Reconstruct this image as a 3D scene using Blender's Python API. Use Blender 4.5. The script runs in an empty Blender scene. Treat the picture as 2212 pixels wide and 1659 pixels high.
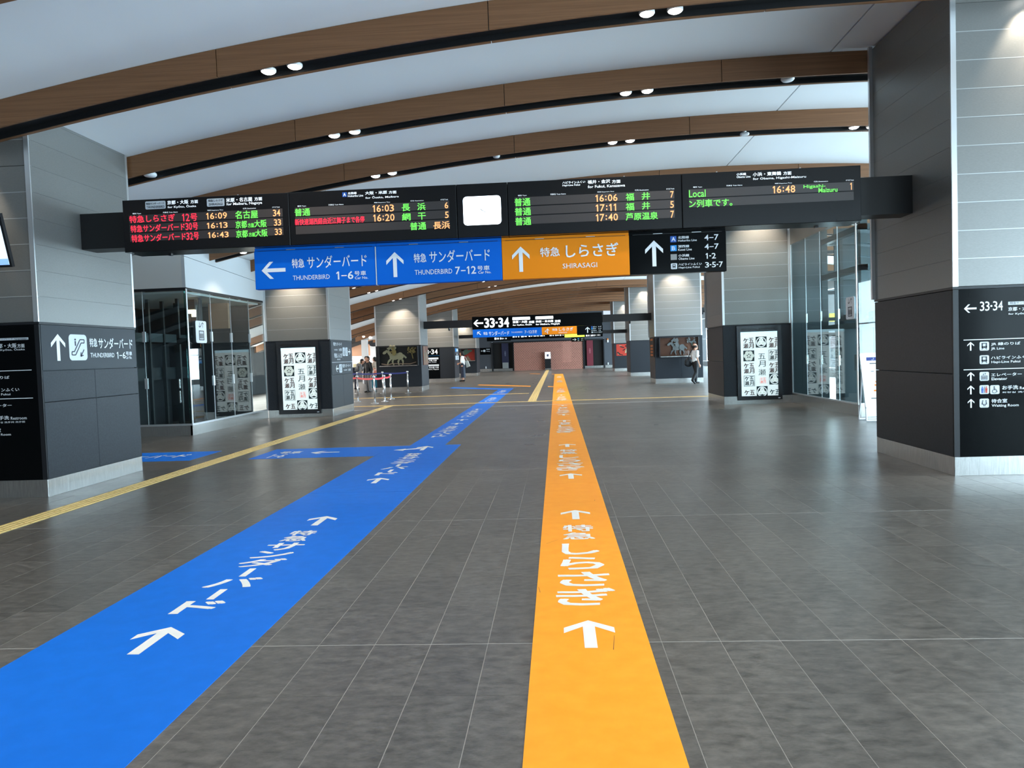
import bpy, bmesh, math, random
from mathutils import Vector, Matrix
random.seed(7)
SC = bpy.context.scene
COL = SC.collection
PI = math.pi

# ---------------------------------------------------------------- camera
cam_d = bpy.data.cameras.new('camera')
cam = bpy.data.objects.new('camera', cam_d); COL.objects.link(cam)
yaw, pitch, roll = -0.06051613, -0.03945768, -0.03391531
fwd = Vector((math.sin(yaw)*math.cos(pitch), math.cos(yaw)*math.cos(pitch), math.sin(pitch)))
r0 = Vector((math.cos(yaw), -math.sin(yaw), 0)); u0 = r0.cross(fwd)
rt = r0*math.cos(roll) + u0*math.sin(roll)
up = -r0*math.sin(roll) + u0*math.cos(roll)
M = Matrix((rt, up, -fwd)).transposed().to_4x4()
M.translation = Vector((0, 0, 1.65))
cam.matrix_world = M
cam_d.sensor_fit = 'HORIZONTAL'; cam_d.sensor_width = 36.0
cam_d.lens = 36.0*1614.27/2212
cam_d.clip_start = 0.05; cam_d.clip_end = 300
SC.camera = cam

# ---------------------------------------------------------------- world, daylight, exposure
world = bpy.data.worlds.new('world'); SC.world = world
world.use_nodes = True
bg = world.node_tree.nodes['Background']
bg.inputs['Color'].default_value = (0.72, 0.86, 1.0, 1)
bg.inputs['Strength'].default_value = 1.0
SC.view_settings.view_transform = 'Standard'
SC.view_settings.look = 'None'
SC.view_settings.gamma = 1.0
SC.view_settings.exposure = 0.0
SC.view_settings.use_curve_mapping = False
SC.cycles.use_denoising = True
SC.cycles.max_bounces = 10
SC.cycles.transparent_max_bounces = 24
SC.cycles.sample_clamp_indirect = 6.0

def area_light(name, loc, rot, sx, sy, power, color):
    d = bpy.data.lights.new(name, 'AREA'); d.shape = 'RECTANGLE'
    d.size = sx; d.size_y = sy; d.energy = power; d.color = color
    o = bpy.data.objects.new(name, d); COL.objects.link(o)
    o.location = loc; o.rotation_euler = rot
    return o
# daylight outside the glazed right-hand facade, and outside the glazed entrance behind the camera
area_light('daylight_right_facade', (15.2, 33, 2.6), (0, math.radians(90), 0), 4.6, 84, 31000, (0.70, 0.86, 1.0))
area_light('daylight_entrance', (8.6, -15.0, 2.9), (math.radians(90), 0, 0), 9, 5.2, 850, (0.74, 0.88, 1.0))

area_light('left_aisle_fill', (-15.8, 42, 2.1), (0, math.radians(-90), 0), 2.2, 52, 2900, (1.0, 0.95, 0.88))  # unseen fill light added before the solid left wall to brighten left-facing surfaces

# ---------------------------------------------------------------- materials
MATS = {}
def mat(name, color, rough=0.5, metal=0.0, spec=0.5, emit=None, estr=0.0, coat=0.0):
    m = bpy.data.materials.new(name); m.use_nodes = True
    b = m.node_tree.nodes['Principled BSDF']
    b.inputs['Base Color'].default_value = (*color, 1)
    b.inputs['Roughness'].default_value = rough
    b.inputs['Metallic'].default_value = metal
    b.inputs['Specular IOR Level'].default_value = spec
    if coat: b.inputs['Coat Weight'].default_value = coat
    if emit:
        b.inputs['Emission Color'].default_value = (*emit, 1)
        b.inputs['Emission Strength'].default_value = estr
    MATS[name] = m
    return m
def nodes(m): return m.node_tree.nodes, m.node_tree.links, m.node_tree.nodes['Principled BSDF']
def noise_color(m, scale, c0, c1, stretch=(1, 1, 1), detail=4, lo=0.35, hi=0.65, bump=0.0, rnd=0.0, island=False):
    """colour from stretched object-space noise, optional per-piece tone"""
    n, l, b = nodes(m)
    tc = n.new('ShaderNodeTexCoord'); mp = n.new('ShaderNodeMapping')
    mp.inputs['Scale'].default_value = stretch
    l.new(tc.outputs['Object'], mp.inputs['Vector'])
    nt = n.new('ShaderNodeTexNoise'); nt.inputs['Scale'].default_value = scale; nt.inputs['Detail'].default_value = detail; nt.inputs['Roughness'].default_value = .68 if detail > 8 else .5
    vec = mp.outputs['Vector']
    if rnd:
        if island:
            g = n.new('ShaderNodeNewGeometry'); rv = g.outputs['Random Per Island']
        else:
            oi = n.new('ShaderNodeObjectInfo'); rv = oi.outputs['Random']
        ml = n.new('ShaderNodeMath'); ml.operation = 'MULTIPLY'; ml.inputs[1].default_value = 37.0
        l.new(rv, ml.inputs[0])
        ad = n.new('ShaderNodeVectorMath'); ad.operation = 'ADD'
        l.new(mp.outputs['Vector'], ad.inputs[0]); l.new(ml.outputs[0], ad.inputs[1])
        vec = ad.outputs[0]
    l.new(vec, nt.inputs['Vector'])
    cr = n.new('ShaderNodeValToRGB')
    cr.color_ramp.elements[0].position = lo; cr.color_ramp.elements[0].color = (*c0, 1)
    cr.color_ramp.elements[1].position = hi; cr.color_ramp.elements[1].color = (*c1, 1)
    l.new(nt.outputs['Fac'], cr.inputs['Fac'])
    out = cr.outputs['Color']
    if rnd:
        mr = n.new('ShaderNodeMapRange'); mr.inputs['To Min'].default_value = 1-rnd; mr.inputs['To Max'].default_value = 1+rnd
        l.new(rv, mr.inputs['Value'])
        hv = n.new('ShaderNodeHueSaturation'); l.new(mr.outputs['Result'], hv.inputs['Value']); l.new(out, hv.inputs['Color'])
        out = hv.outputs['Color']
    l.new(out, b.inputs['Base Color'])
    if bump:
        bp = n.new('ShaderNodeBump'); bp.inputs['Strength'].default_value = bump; bp.inputs['Distance'].default_value = 0.01
        l.new(nt.outputs['Fac'], bp.inputs['Height']); l.new(bp.outputs['Normal'], b.inputs['Normal'])
    return m

def floor_mat(name, island):
    m = mat(name, (0.1, 0.1, 0.1), 0.3, spec=0.5)
    noise_color(m, 11, (0.056, 0.0515, 0.046), (0.144, 0.132, 0.117), (1.0, 1.7, 1), 14, 0.33, 0.67, bump=0.28, rnd=0.12, island=island)
    n, l, b = nodes(m)
    t2 = n.new('ShaderNodeTexNoise'); t2.inputs['Scale'].default_value = 1.3
    mr = n.new('ShaderNodeMapRange'); mr.inputs['To Min'].default_value = 0.24; mr.inputs['To Max'].default_value = 0.36
    tc = n.new('ShaderNodeTexCoord'); l.new(tc.outputs['Object'], t2.inputs['Vector'])
    l.new(t2.outputs['Fac'], mr.inputs['Value']); l.new(mr.outputs['Result'], b.inputs['Roughness'])
    return m
floor_mat('floor_tile', False); floor_mat('floor_tile_far', True)
mat('grout', (0.36, 0.345, 0.32), 0.7)
mat('ceiling_white', (0.86, 0.88, 0.90), 0.7, spec=0.2)
mat('ceiling_gap', (0.12, 0.12, 0.12), 0.8)
w = mat('wood', (0.2, 0.12, 0.07), 0.42, spec=0.35)
noise_color(w, 3.0, (0.150, 0.068, 0.030), (0.225, 0.106, 0.049), (0.35, 6, 22), 5, 0.25, 0.75, rnd=0.08)
mat('channel_black', (0.012, 0.012, 0.013), 0.35)
p = mat('panel_metal', (0.40, 0.40, 0.395), 0.38, metal=0.35, spec=0.5)
noise_color(p, 60, (0.180, 0.178, 0.171), (0.212, 0.210, 0.202), (0.6, 0.6, 6), 2, 0.3, 0.7, rnd=0.025)
mat('trim_metal', (0.72, 0.74, 0.76), 0.28, metal=0.75)
d = mat('dado', (0.05, 0.055, 0.065), 0.42, spec=0.2)
noise_color(d, 40, (0.016, 0.019, 0.024), (0.024, 0.028, 0.035), (1, 1, 1), 3, 0.3, 0.7, bump=0.02)
mat('seam_metal', (0.42, 0.43, 0.43), 0.35, metal=0.4)
mat('dado_frame', (0.014, 0.015, 0.018), 0.4, spec=0.3)
k = mat('stainless', (0.55, 0.54, 0.52), 0.24, metal=0.9)
noise_color(k, 30, (0.48, 0.475, 0.46), (0.60, 0.59, 0.57), (3, 3, 0.2), 2)
mat('sign_black', (0.003, 0.0035, 0.004), 0.12, spec=0.06)
mat('board_black', (0.008, 0.008, 0.009), 0.25, spec=0.3)
mat('sign_grey', (0.018, 0.023, 0.030), 0.4, spec=0.2)
mat('arm_black', (0.006, 0.006, 0.007), 0.45)
mat('led_row', (0.050, 0.040, 0.038), 0.5)
mat('white', (0.80, 0.83, 0.87), 0.5)
mat('plate', (0.62, 0.66, 0.71), 0.5)
mat('dark', (0.02, 0.025, 0.035), 0.5)
mat('dark_brown', (0.10, 0.035, 0.03), 0.5)
mat('blue', (0.01, 0.09, 0.42), 0.4)
mat('sky', (0.01, 0.27, 0.72), 0.4)
mat('grey', (0.25, 0.26, 0.26), 0.4)
mat('lit_white', (0.8, 0.85, 0.9), 0.5, emit=(0.85, 0.93, 1.0), estr=0.75)
mat('glow', (0.9, 0.95, 1.0), 0.5, emit=(0.9, 0.97, 1.0), estr=1.6)
mat('red', (0.3, 0.0, 0.02), 0.5, emit=(1.0, 0.035, 0.07), estr=1.5)
mat('green', (0.05, 0.3, 0.03), 0.5, emit=(0.18, 1.0, 0.12), estr=1.25)
mat('amber', (0.3, 0.15, 0.05), 0.5, emit=(1.0, 0.42, 0.17), estr=1.5)
mat('sign_blue', (0.002, 0.13, 0.63), 0.5, spec=0.15)
mat('sign_orange', (0.85, 0.25, 0.008), 0.5, spec=0.15)
mat('clock_face', (0.9, 0.95, 1), 0.4, emit=(0.9, 0.97, 1.0), estr=1.4)
def decal(name, c0, c1, rough):
    m = mat(name, c0, rough, spec=0.12); noise_color(m, 7, c0, c1, (1, 1, 1), 6, 0.35, 0.7); return m
decal('floor_blue', (0.003, 0.14, 0.61), (0.005, 0.155, 0.67), 0.42)
decal('floor_orange', (0.95, 0.33, 0.022), (0.99, 0.37, 0.030), 0.38)
decal('floor_letter', (0.76, 0.76, 0.73), (0.82, 0.82, 0.79), 0.42)
t = mat('tactile', (0.62, 0.40, 0.11), 0.5); noise_color(t, 20, (0.58, 0.42, 0.16), (0.68, 0.50, 0.20))
mat('lamp_rim', (0.75, 0.75, 0.75), 0.35)
mat('lamp_lens', (1, 1, 1), 0.3, emit=(1.0, 0.96, 0.9), estr=9.0)
mat('plastic_white', (0.78, 0.8, 0.82), 0.4)
mat('black_plastic', (0.012, 0.012, 0.014), 0.3)
mat('screen_dark', (0.015, 0.015, 0.018), 0.25)
mat('screen_paper', (0.8, 0.85, 0.85), 0.4, emit=(0.78, 0.95, 0.97), estr=0.50)
mat('screen_top', (0.7, 0.9, 0.98), 0.4, emit=(0.45, 0.8, 0.98), estr=0.9)
mat('screen_rule', (0.5, 0.55, 0.5), 0.5, emit=(0.62, 0.72, 0.68), estr=0.5)
mat('screen_ink', (0.015, 0.03, 0.035), 0.4)
mat('screen_brown', (0.10, 0.04, 0.035), 0.4)
mat('screen_red', (0.6, 0.15, 0.12), 0.4, emit=(0.9, 0.35, 0.3), estr=0.5)
mat('tv_glow', (0.8, 0.9, 1), 0.4, emit=(0.72, 0.85, 1.0), estr=0.95)
mat('tv_blue', (0.3, 0.5, 0.9), 0.4, emit=(0.25, 0.45, 0.95), estr=0.9)
mat('white_fascia', (0.60, 0.62, 0.64), 0.5)
mat('fascia_beige', (0.70, 0.70, 0.67), 0.45)
mat('dark_wall', (0.018, 0.020, 0.024), 0.4)
mat('grey_wall', (0.07, 0.072, 0.076), 0.6)
mat('slate_wall', (0.055, 0.062, 0.075), 0.45)
mat('steel_teal', (0.040, 0.060, 0.066), 0.4, metal=0.2)
mat('steel_dark', (0.022, 0.030, 0.034), 0.35, metal=0.3)
mat('brick', (0.36, 0.155, 0.115), 0.7); noise_color(MATS['brick'], 25, (0.46, 0.20, 0.15), (0.60, 0.28, 0.21))
mat('brick_back', (0.012, 0.010, 0.010), 0.8)
mat('navy_panel', (0.012, 0.014, 0.05), 0.5)
mat('crimson_panel', (0.16, 0.012, 0.025), 0.5)
mat('faint', (0.12, 0.13, 0.2), 0.5); mat('faint_red', (0.35, 0.10, 0.12), 0.5)
mat('belt_blue', (0.012, 0.03, 0.22), 0.6); mat('belt_red', (0.65, 0.015, 0.03), 0.6)
mat('chrome', (0.60, 0.61, 0.63), 0.22, metal=0.95)
mat('tan', (0.46, 0.25, 0.15), 0.6)
mat('lime_sign', (0.5, 0.7, 0.05), 0.5, emit=(0.72, 0.95, 0.06), estr=1.3)
mat('warm_light', (1, 0.9, 0.6), 0.4, emit=(1.0, 0.86, 0.55), estr=3.0)
mat('soffit_light', (1, 1, 1), 0.4, emit=(0.85, 0.97, 1.0), estr=1.6)
for nm, c in dict(skin=(0.52, 0.27, 0.18), hair=(0.012, 0.009, 0.008), cloth_white=(0.72, 0.72, 0.72), cloth_black=(0.010, 0.010, 0.012),
                  cloth_navy=(0.014, 0.018, 0.035), cloth_tote=(0.45, 0.47, 0.44), cloth_beige=(0.45, 0.33, 0.25), cloth_salmon=(0.50, 0.14, 0.09),
                  cloth_grey=(0.16, 0.16, 0.165), cloth_teal=(0.01, 0.13, 0.20), shoe=(0.01, 0.01, 0.01), eye=(0.01, 0.008, 0.007),
                  lip=(0.36, 0.11, 0.09), gold_paper=(0.24, 0.18, 0.06), cream_paper=(0.32, 0.29, 0.18), grey_paper=(0.16, 0.165, 0.165),
                  case_brown=(0.10, 0.032, 0.012), case_red=(0.40, 0.035, 0.02), ink_black=(0.015, 0.01, 0.01), leaf_green=(0.08, 0.13, 0.09),
                  art_tan=(0.30, 0.20, 0.14), art_brown=(0.14, 0.055, 0.035), art_orange=(0.42, 0.13, 0.04), case_black=(0.010, 0.009, 0.009),
                  lamp_orange=(0.8, 0.22, 0.03), navy_band=(0.03, 0.05, 0.22), paper=(0.75, 0.77, 0.80), seal_red=(0.55, 0.05, 0.03)).items():
    mat(nm, c, 0.6, spec=0.3)
mat('rail_white', (0.8, 0.82, 0.85), 0.35)

def glass_mat(name, tint, refl_boost=0.0):
    m = bpy.data.materials.new(name); m.use_nodes = True
    n, l = m.node_tree.nodes, m.node_tree.links
    n.clear()
    o = n.new('ShaderNodeOutputMaterial'); mx = n.new('ShaderNodeMixShader')
    t = n.new('ShaderNodeBsdfTransparent'); t.inputs['Color'].default_value = (*tint, 1)
    g = n.new('ShaderNodeBsdfGlossy'); g.inputs['Roughness'].default_value = 0.0
    f = n.new('ShaderNodeFresnel'); ge = n.new('ShaderNodeNewGeometry'); mr = n.new('ShaderNodeMapRange')
    mr.inputs['To Min'].default_value = 1.5; mr.inputs['To Max'].default_value = 1/1.5   # thin pane: same reflectance from both sides
    l.new(ge.outputs['Backfacing'], mr.inputs['Value']); l.new(mr.outputs['Result'], f.inputs['IOR'])
    l.new(f.outputs[0], mx.inputs[0]); l.new(t.outputs[0], mx.inputs[1]); l.new(g.outputs[0], mx.inputs[2])
    l.new(mx.outputs[0], o.inputs['Surface'])
    MATS[name] = m
glass_mat('glass', (0.90, 0.95, 0.95)); glass_mat('glass_edge', (0.45, 0.72, 0.70)); glass_mat('glass_case', (0.97, 0.98, 0.98))

# ---------------------------------------------------------------- mesh helpers
class MB:
    def __init__(s): s.v = []; s.f = []
    def add(s, vs, fs):
        b = len(s.v); s.v += [tuple(x) for x in vs]; s.f += [tuple(i+b for i in f) for f in fs]; return s
    def box(s, x0, x1, y0, y1, z0, z1):
        if x0 > x1: x0, x1 = x1, x0
        if y0 > y1: y0, y1 = y1, y0
        if z0 > z1: z0, z1 = z1, z0
        return s.add([(x0,y0,z0),(x1,y0,z0),(x1,y1,z0),(x0,y1,z0),(x0,y0,z1),(x1,y0,z1),(x1,y1,z1),(x0,y1,z1)],
                     [(0,3,2,1),(4,5,6,7),(0,1,5,4),(1,2,6,5),(2,3,7,6),(3,0,4,7)])
    def prism(s, pts, off):
        """closed polygon of 3-D points extruded by off"""
        n = len(pts); a = [Vector(p) for p in pts]; b = [p+Vector(off) for p in a]
        return s.add(a+b, [tuple(range(n-1, -1, -1)), tuple(range(n, 2*n))] + [(i, (i+1) % n, (i+1) % n+n, i+n) for i in range(n)])
    def poly(s, pts): return s.add(pts, [tuple(range(len(pts)))])
    def cyl(s, p0, p1, r0, r1=None, n=14, caps=True):
        r1 = r0 if r1 is None else r1
        p0, p1 = Vector(p0), Vector(p1); d = (p1-p0).normalized()
        a = d.orthogonal().normalized(); b = d.cross(a)
        vs = [p0+(a*math.cos(2*PI*i/n)+b*math.sin(2*PI*i/n))*r0 for i in range(n)] + [p1+(a*math.cos(2*PI*i/n)+b*math.sin(2*PI*i/n))*r1 for i in range(n)]
        fs = [(i, (i+1) % n, (i+1) % n+n, i+n) for i in range(n)]
        if caps: fs += [tuple(range(n-1, -1, -1)), tuple(range(n, 2*n))]
        return s.add(vs, fs)
    def lathe(s, c, prof, n=20):
        c = Vector(c); vs = []; fs = []
        for r, z in prof:
            vs += [c+Vector((r*math.cos(2*PI*i/n), r*math.sin(2*PI*i/n), z)) for i in range(n)]
        for k in range(len(prof)-1):
            fs += [(k*n+i, k*n+(i+1) % n, (k+1)*n+(i+1) % n, (k+1)*n+i) for i in range(n)]
        fs += [tuple(range(n-1, -1, -1)), tuple((len(prof)-1)*n+i for i in range(n))]
        return s.add(vs, fs)
    def ellipsoid(s, c, r, nu=14, nv=9, rot=None):
        c = Vector(c); vs = []; fs = []
        for j in range(nv+1):
            ph = -PI/2+PI*j/nv
            for i in range(nu):
                th = 2*PI*i/nu
                q = Vector((r[0]*math.cos(ph)*math.cos(th), r[1]*math.cos(ph)*math.sin(th), r[2]*math.sin(ph)))
                vs.append(c+(rot @ q if rot else q))
        for j in range(nv):
            fs += [(j*nu+i, j*nu+(i+1) % nu, (j+1)*nu+(i+1) % nu, (j+1)*nu+i) for i in range(nu)]
        return s.add(vs, fs)
    def capsule(s, p0, p1, r0, r1=None, n=12):
        r1 = r0 if r1 is None else r1
        p0, p1 = Vector(p0), Vector(p1); d = (p1-p0)
        if d.length < 1e-6: return s
        d.normalize(); a = d.orthogonal().normalized(); b = d.cross(a)
        rings = [(p0+d*(-r0*math.sin(t)), r0*math.cos(t)) for t in (1.45, 1.0, 0.5, 0.0)] + [(p1+d*(r1*math.sin(t)), r1*math.cos(t)) for t in (0.0, 0.5, 1.0, 1.45)]
        vs = []; fs = []
        for q, r in rings: vs += [q+(a*math.cos(2*PI*i/n)+b*math.sin(2*PI*i/n))*r for i in range(n)]
        for k in range(len(rings)-1): fs += [(k*n+i, k*n+(i+1) % n, (k+1)*n+(i+1) % n, (k+1)*n+i) for i in range(n)]
        fs += [tuple(range(n-1, -1, -1)), tuple((len(rings)-1)*n+i for i in range(n))]
        return s.add(vs, fs)
    def mesh(s, name, m=None, smooth=False):
        me = bpy.data.meshes.new(name); me.from_pydata(s.v, [], s.f); me.update()
        if m: me.materials.append(MATS[m])
        if smooth: me.polygons.foreach_set('use_smooth', [True]*len(me.polygons))
        return me
    def build(s, name, m, parent=None, smooth=False):
        return link(name, s.mesh(name, m, smooth), parent)

def combine(parts, name, parent):
    """several inks in one mesh, one material slot each"""
    v, f, mi = [], [], []
    for k, (mb, m_) in enumerate(parts):
        b = len(v); v += mb.v; f += [tuple(i+b for i in q) for q in mb.f]; mi += [k]*len(mb.f)
    me = bpy.data.meshes.new(name); me.from_pydata(v, [], f); me.update()
    for mb, m_ in parts: me.materials.append(MATS[m_])
    me.polygons.foreach_set('material_index', mi)
    return link(name, me, parent)
def link(name, me, parent=None, loc=None):
    o = bpy.data.objects.new(name, me); COL.objects.link(o)
    if parent is not None: o.parent = parent
    if loc is not None: o.location = loc
    if parent is not None and loc is None:
        # geometry is written in world coordinates: undo the parent's placement
        o.matrix_parent_inverse = wm(parent).inverted()
    return o
def wm(o):
    m = Matrix.LocRotScale(o.location, o.rotation_euler, o.scale)
    if o.parent is None: return m
    return wm(o.parent) @ o.matrix_parent_inverse @ m
def tag(o, label=None, cat=None, group=None, kind=None):
    if label: o['label'] = label
    if cat: o['category'] = cat
    if group: o['group'] = group
    if kind: o['kind'] = kind
    return o
def thing(name, label, cat, loc=(0, 0, 0), group=None):
    o = bpy.data.objects.new(name, None); COL.objects.link(o)
    o.empty_display_size = 0.2; o.location = loc
    return tag(o, label, cat, group)
def struct(o): o['kind'] = 'structure'; return o

# planes: (u, v, d) -> world; d = distance proud of the surface
def plane_map(kind, val):
    if kind == 'y': return lambda u, v, d=0: (u, val-d, v)      # faces the camera side (-Y)
    if kind == 'x+': return lambda u, v, d=0: (val+d, u, v)     # faces +X
    if kind == 'x-': return lambda u, v, d=0: (val-d, u, v)     # faces -X
    if kind == 'floor': return lambda u, v, d=0: (u, v, val+d)

# ---------------------------------------------------------------- lettering
_txt = {}
def glyphs(s, w):
    """unit-box mesh of a word; heavier weights are laid over one another slightly shifted"""
    cjk = any(ord(c) > 0x2e80 for c in s)
    key = (s, round(w, 3))
    if key not in _txt:
        c = bpy.data.curves.new('lettering_curve', 'FONT'); c.body = s; c.resolution_u = 2; c.offset = 0 if cjk else w*.45
        o = bpy.data.objects.new('lettering_curve', c); COL.objects.link(o)
        me = bpy.data.meshes.new_from_object(o.evaluated_get(bpy.context.evaluated_depsgraph_get()))
        vs = [(v.co.x, v.co.y) for v in me.vertices]; fs = [tuple(p.vertices) for p in me.polygons]
        bpy.data.objects.remove(o); bpy.data.curves.remove(c); bpy.data.meshes.remove(me)
        if cjk and w > .004:
            n = len(vs); k = w*.75; base, bf = vs, fs; vs = []; fs = []
            for i, (dx, dy) in enumerate(((-k, -k*.6), (k, -k*.6), (-k, k*.6), (k, k*.6))):
                vs += [(x+dx, y+dy, i*.0003) for x, y in base]; fs += [tuple(q+i*n for q in f) for f in bf]
        x0 = min(v[0] for v in vs); x1 = max(v[0] for v in vs); y0 = min(v[1] for v in vs); y1 = max(v[1] for v in vs)
        _txt[key] = ([((v[0]-x0)/(x1-x0), (v[1]-y0)/(y1-y0))+tuple(v[2:]) for v in vs], fs)
    return _txt[key]
def put(mb, pm, d, vs, fs, u0, v0, u1, v1):
    mb.add([pm(u0+(u1-u0)*p[0], v0+(v1-v0)*p[1], d+(p[2] if len(p) > 2 else 0)) for p in vs], fs)
ONE = [(.42, 0), (.72, 0), (.72, 1), (.46, 1), (.12, .84), (.12, .68), (.42, .80)]
CELL = {'1': .82, ':': .62, '–': .95, '·': .5, ' ': .5}
def text(mb, pm, d, s, u0, v0, u1, v1, w=0.015):
    if not any(c.isdigit() for c in s):
        vs, fs = glyphs(s, w); return put(mb, pm, d, vs, fs, u0, v0, u1, v1)
    # figures: every figure in a cell of its own, other characters in runs
    runs = []
    for c in s:
        if runs and ord(c) > 0x2e80 and ord(runs[-1][-1]) > 0x2e80: runs[-1] += c
        else: runs.append(c)
    cw = [CELL.get(c, 1.0 if ord(c[0]) < 0x2e80 else 1.75*len(c)) for c in runs]; tot = sum(cw); x = 0.0
    for c, k in zip(runs, cw):
        a, b = x/tot, (x+k)/tot; x += k; g = .07*(b-a)/max(1, len(c))
        A, B = u0+(u1-u0)*(a+g), u0+(u1-u0)*(b-g); h = v1-v0
        if c == '1': put(mb, pm, d, ONE, [tuple(range(7))], A, v0, B, v1)
        elif c == ':':
            for q in (.16, .62): put(mb, pm, d, [(.3, 0), (.7, 0), (.7, 1), (.3, 1)], [(0, 1, 2, 3)], A, v0+h*q, B, v0+h*(q+.2))
        elif c == '–': put(mb, pm, d, [(0, 0), (1, 0), (1, 1), (0, 1)], [(0, 1, 2, 3)], A, v0+h*.40, B, v0+h*.53)
        elif c == '·': q = disc(.5, .5, .5, 10); put(mb, pm, d, q, [tuple(range(10))], A, v0+h*.40, B, v0+h*.60)
        elif c != ' ': vs, fs = glyphs(c, w); put(mb, pm, d, vs, fs, A, v0, B, v1)
UP = [(.5,1),(1,.66),(1,.5),(.61,.77),(.61,0),(.39,0),(.39,.77),(0,.5),(0,.66)]
ARROWS = {'arrow_up': UP, 'arrow_left': [(1-b, a) for a, b in UP], 'arrow_right': [(b, 1-a) for a, b in UP],
          'arrow_ul': [(0.5+((a-.5)*.72-(b-.5)*.8)*.9, 0.5+((a-.5)*.72+(b-.5)*.8)*.9) for a, b in UP]}
def rrect(r=0.14, asp=1.0, n=5):
    rx, ry = (r/asp, r) if asp > 1 else (r, r*asp)
    out = []
    for cx, cy, a0 in ((1-rx, 1-ry, 0), (rx, 1-ry, 90), (rx, ry, 180), (1-rx, ry, 270)):
        for i in range(n+1):
            a = math.radians(a0+90*i/n); out.append((cx+rx*math.cos(a), cy+ry*math.sin(a)))
    return out
def disc(cx, cy, r, n=14, asp=1.0): return [(cx+r*math.cos(2*PI*i/n), cy+r*asp*math.sin(2*PI*i/n)) for i in range(n)]
def seg(x0, y0, x1, y1, w):
    dx, dy = x1-x0, y1-y0; L = math.hypot(dx, dy); nx, ny = -dy/L*w/2, dx/L*w/2
    return [(x0+nx, y0+ny), (x0-nx, y0-ny), (x1-nx, y1-ny), (x1+nx, y1+ny)]
def rc(x0, y0, x1, y1): return [(x0, y0), (x1, y0), (x1, y1), (x0, y1)]
def person_icon(cx, w): return [disc(cx, .86, .10), rc(cx-w, .36, cx+w, .72), rc(cx-w*.8, 0, cx-w*.1, .36), rc(cx+w*.1, 0, cx+w*.8, .36)]
ICONS = {
 'train': [rc(.12, .22, .28, .98), rc(.72, .22, .88, .98), rc(.12, .86, .88, .98), rc(.12, .22, .88, .50), seg(.3, .2, .12, 0, .09), seg(.7, .2, .88, 0, .09), disc(.5, .36, .05)],
 'escalator': [disc(.30, .96, .055), seg(.30, .88, .30, .62, .09), seg(.02, .12, .28, .12, .06), seg(.28, .12, .74, .78, .06), seg(.74, .78, .98, .78, .06),
               seg(.02, .30, .20, .30, .06), seg(.20, .30, .66, .96, .06), seg(.66, .96, .98, .96, .06), seg(.0, .12, .02, .30, .06), seg(.98, .78, .99, .96, .06),
               seg(.95, .42, .68, .05, .06), seg(.66, .04, .70, .26, .06), seg(.66, .04, .88, .10, .06)],
 'elevator': [rc(.05, 0, .95, .06), rc(.05, .56, .95, .62), rc(.05, 0, .12, .62), rc(.88, 0, .95, .62)] + [q for c in (.28, .5, .72) for q in (disc(c, .47, .055), rc(c-.06, .12, c+.06, .40))]
             + [seg(.36, .98, .36, .70, .05), seg(.36, .70, .26, .80, .05), seg(.36, .70, .46, .80, .05), seg(.64, .98, .64, .70, .05), seg(.64, .98, .54, .88, .05), seg(.64, .98, .74, .88, .05)],
 'toilet_man': person_icon(.22, .15), 'toilet_woman': person_icon(.78, .15), 'toilet_bar': [rc(.47, 0, .53, .98)],
 'wheelchair': [disc(.42, .92, .09), seg(.42, .82, .42, .45, .12), seg(.42, .48, .72, .48, .10), seg(.72, .48, .84, .12, .10), seg(.42, .62, .68, .62, .07)]
               + [seg(.44+.30*math.cos(a), .26+.26*math.sin(a), .44+.30*math.cos(a+.42), .26+.26*math.sin(a+.42), .07) for a in [2.0+.4*i for i in range(10)]],
 'waiting': [disc(.26, .84, .09), disc(.74, .84, .09), seg(.24, .72, .18, .30, .14), seg(.76, .72, .82, .30, .14), seg(.20, .34, .40, .34, .10), seg(.80, .34, .60, .34, .10), seg(.40, .36, .42, .05, .09), seg(.60, .36, .58, .05, .09)],
}
INK_NAME = {'plate': 'plate', 'glow': 'plate', 'dark': 'plate_lettering', 'blue': 'route_mark', 'sky': 'route_mark', 'grey': 'route_mark'}
def draw(items, pm, base=0.002, step=0.002, names=None, parent=None, white='white'):
    """print on a surface: every word, plate, arrow and pictogram its own mesh"""
    for ink, s, u0, v0, u1, v1, w in items:
        asp = abs((u1-u0)/(v1-v0)) if v1 != v0 else 1
        if ink == 'white': ink = white
        d = base+step*(2 if ink == 'dark' else 1 if ink in (white, 'white', 'red', 'green', 'amber') else 0)
        m = MB(); name = INK_NAME.get(ink, 'lettering')
        if s in ARROWS: put(m, pm, d, ARROWS[s], [tuple(range(9))], u0, v0, u1, v1); name = 'arrow'
        elif s == '□': q = rrect(.16, asp); put(m, pm, d, q, [tuple(range(len(q)))], u0, v0, u1, v1)
        elif s in ('■', 'line'):
            if s == 'line': v0, v1 = (v0+v1)/2-.0045, (v0+v1)/2+.0045; name = 'divider_line'
            put(m, pm, d, rc(0, 0, 1, 1), [(0, 1, 2, 3)], u0, v0, u1, v1)
        elif s == 'toilet':
            for nm, c in (('toilet_man', 'blue'), ('toilet_woman', 'seal_red'), ('toilet_bar', 'dark')):
                m = MB()
                for q in ICONS[nm]: put(m, pm, base+2*step, q, [tuple(range(len(q)))], u0, v0, u1, v1)
                m.build('pictogram', c, parent)
            continue
        elif s in ICONS:
            name = 'pictogram'
            for q in ICONS[s]: put(m, pm, d, q, [tuple(range(len(q)))], u0, v0, u1, v1)
        else: text(m, pm, d, s, u0, v0, u1, v1, w)
        m.build(name, ink, parent)
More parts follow.
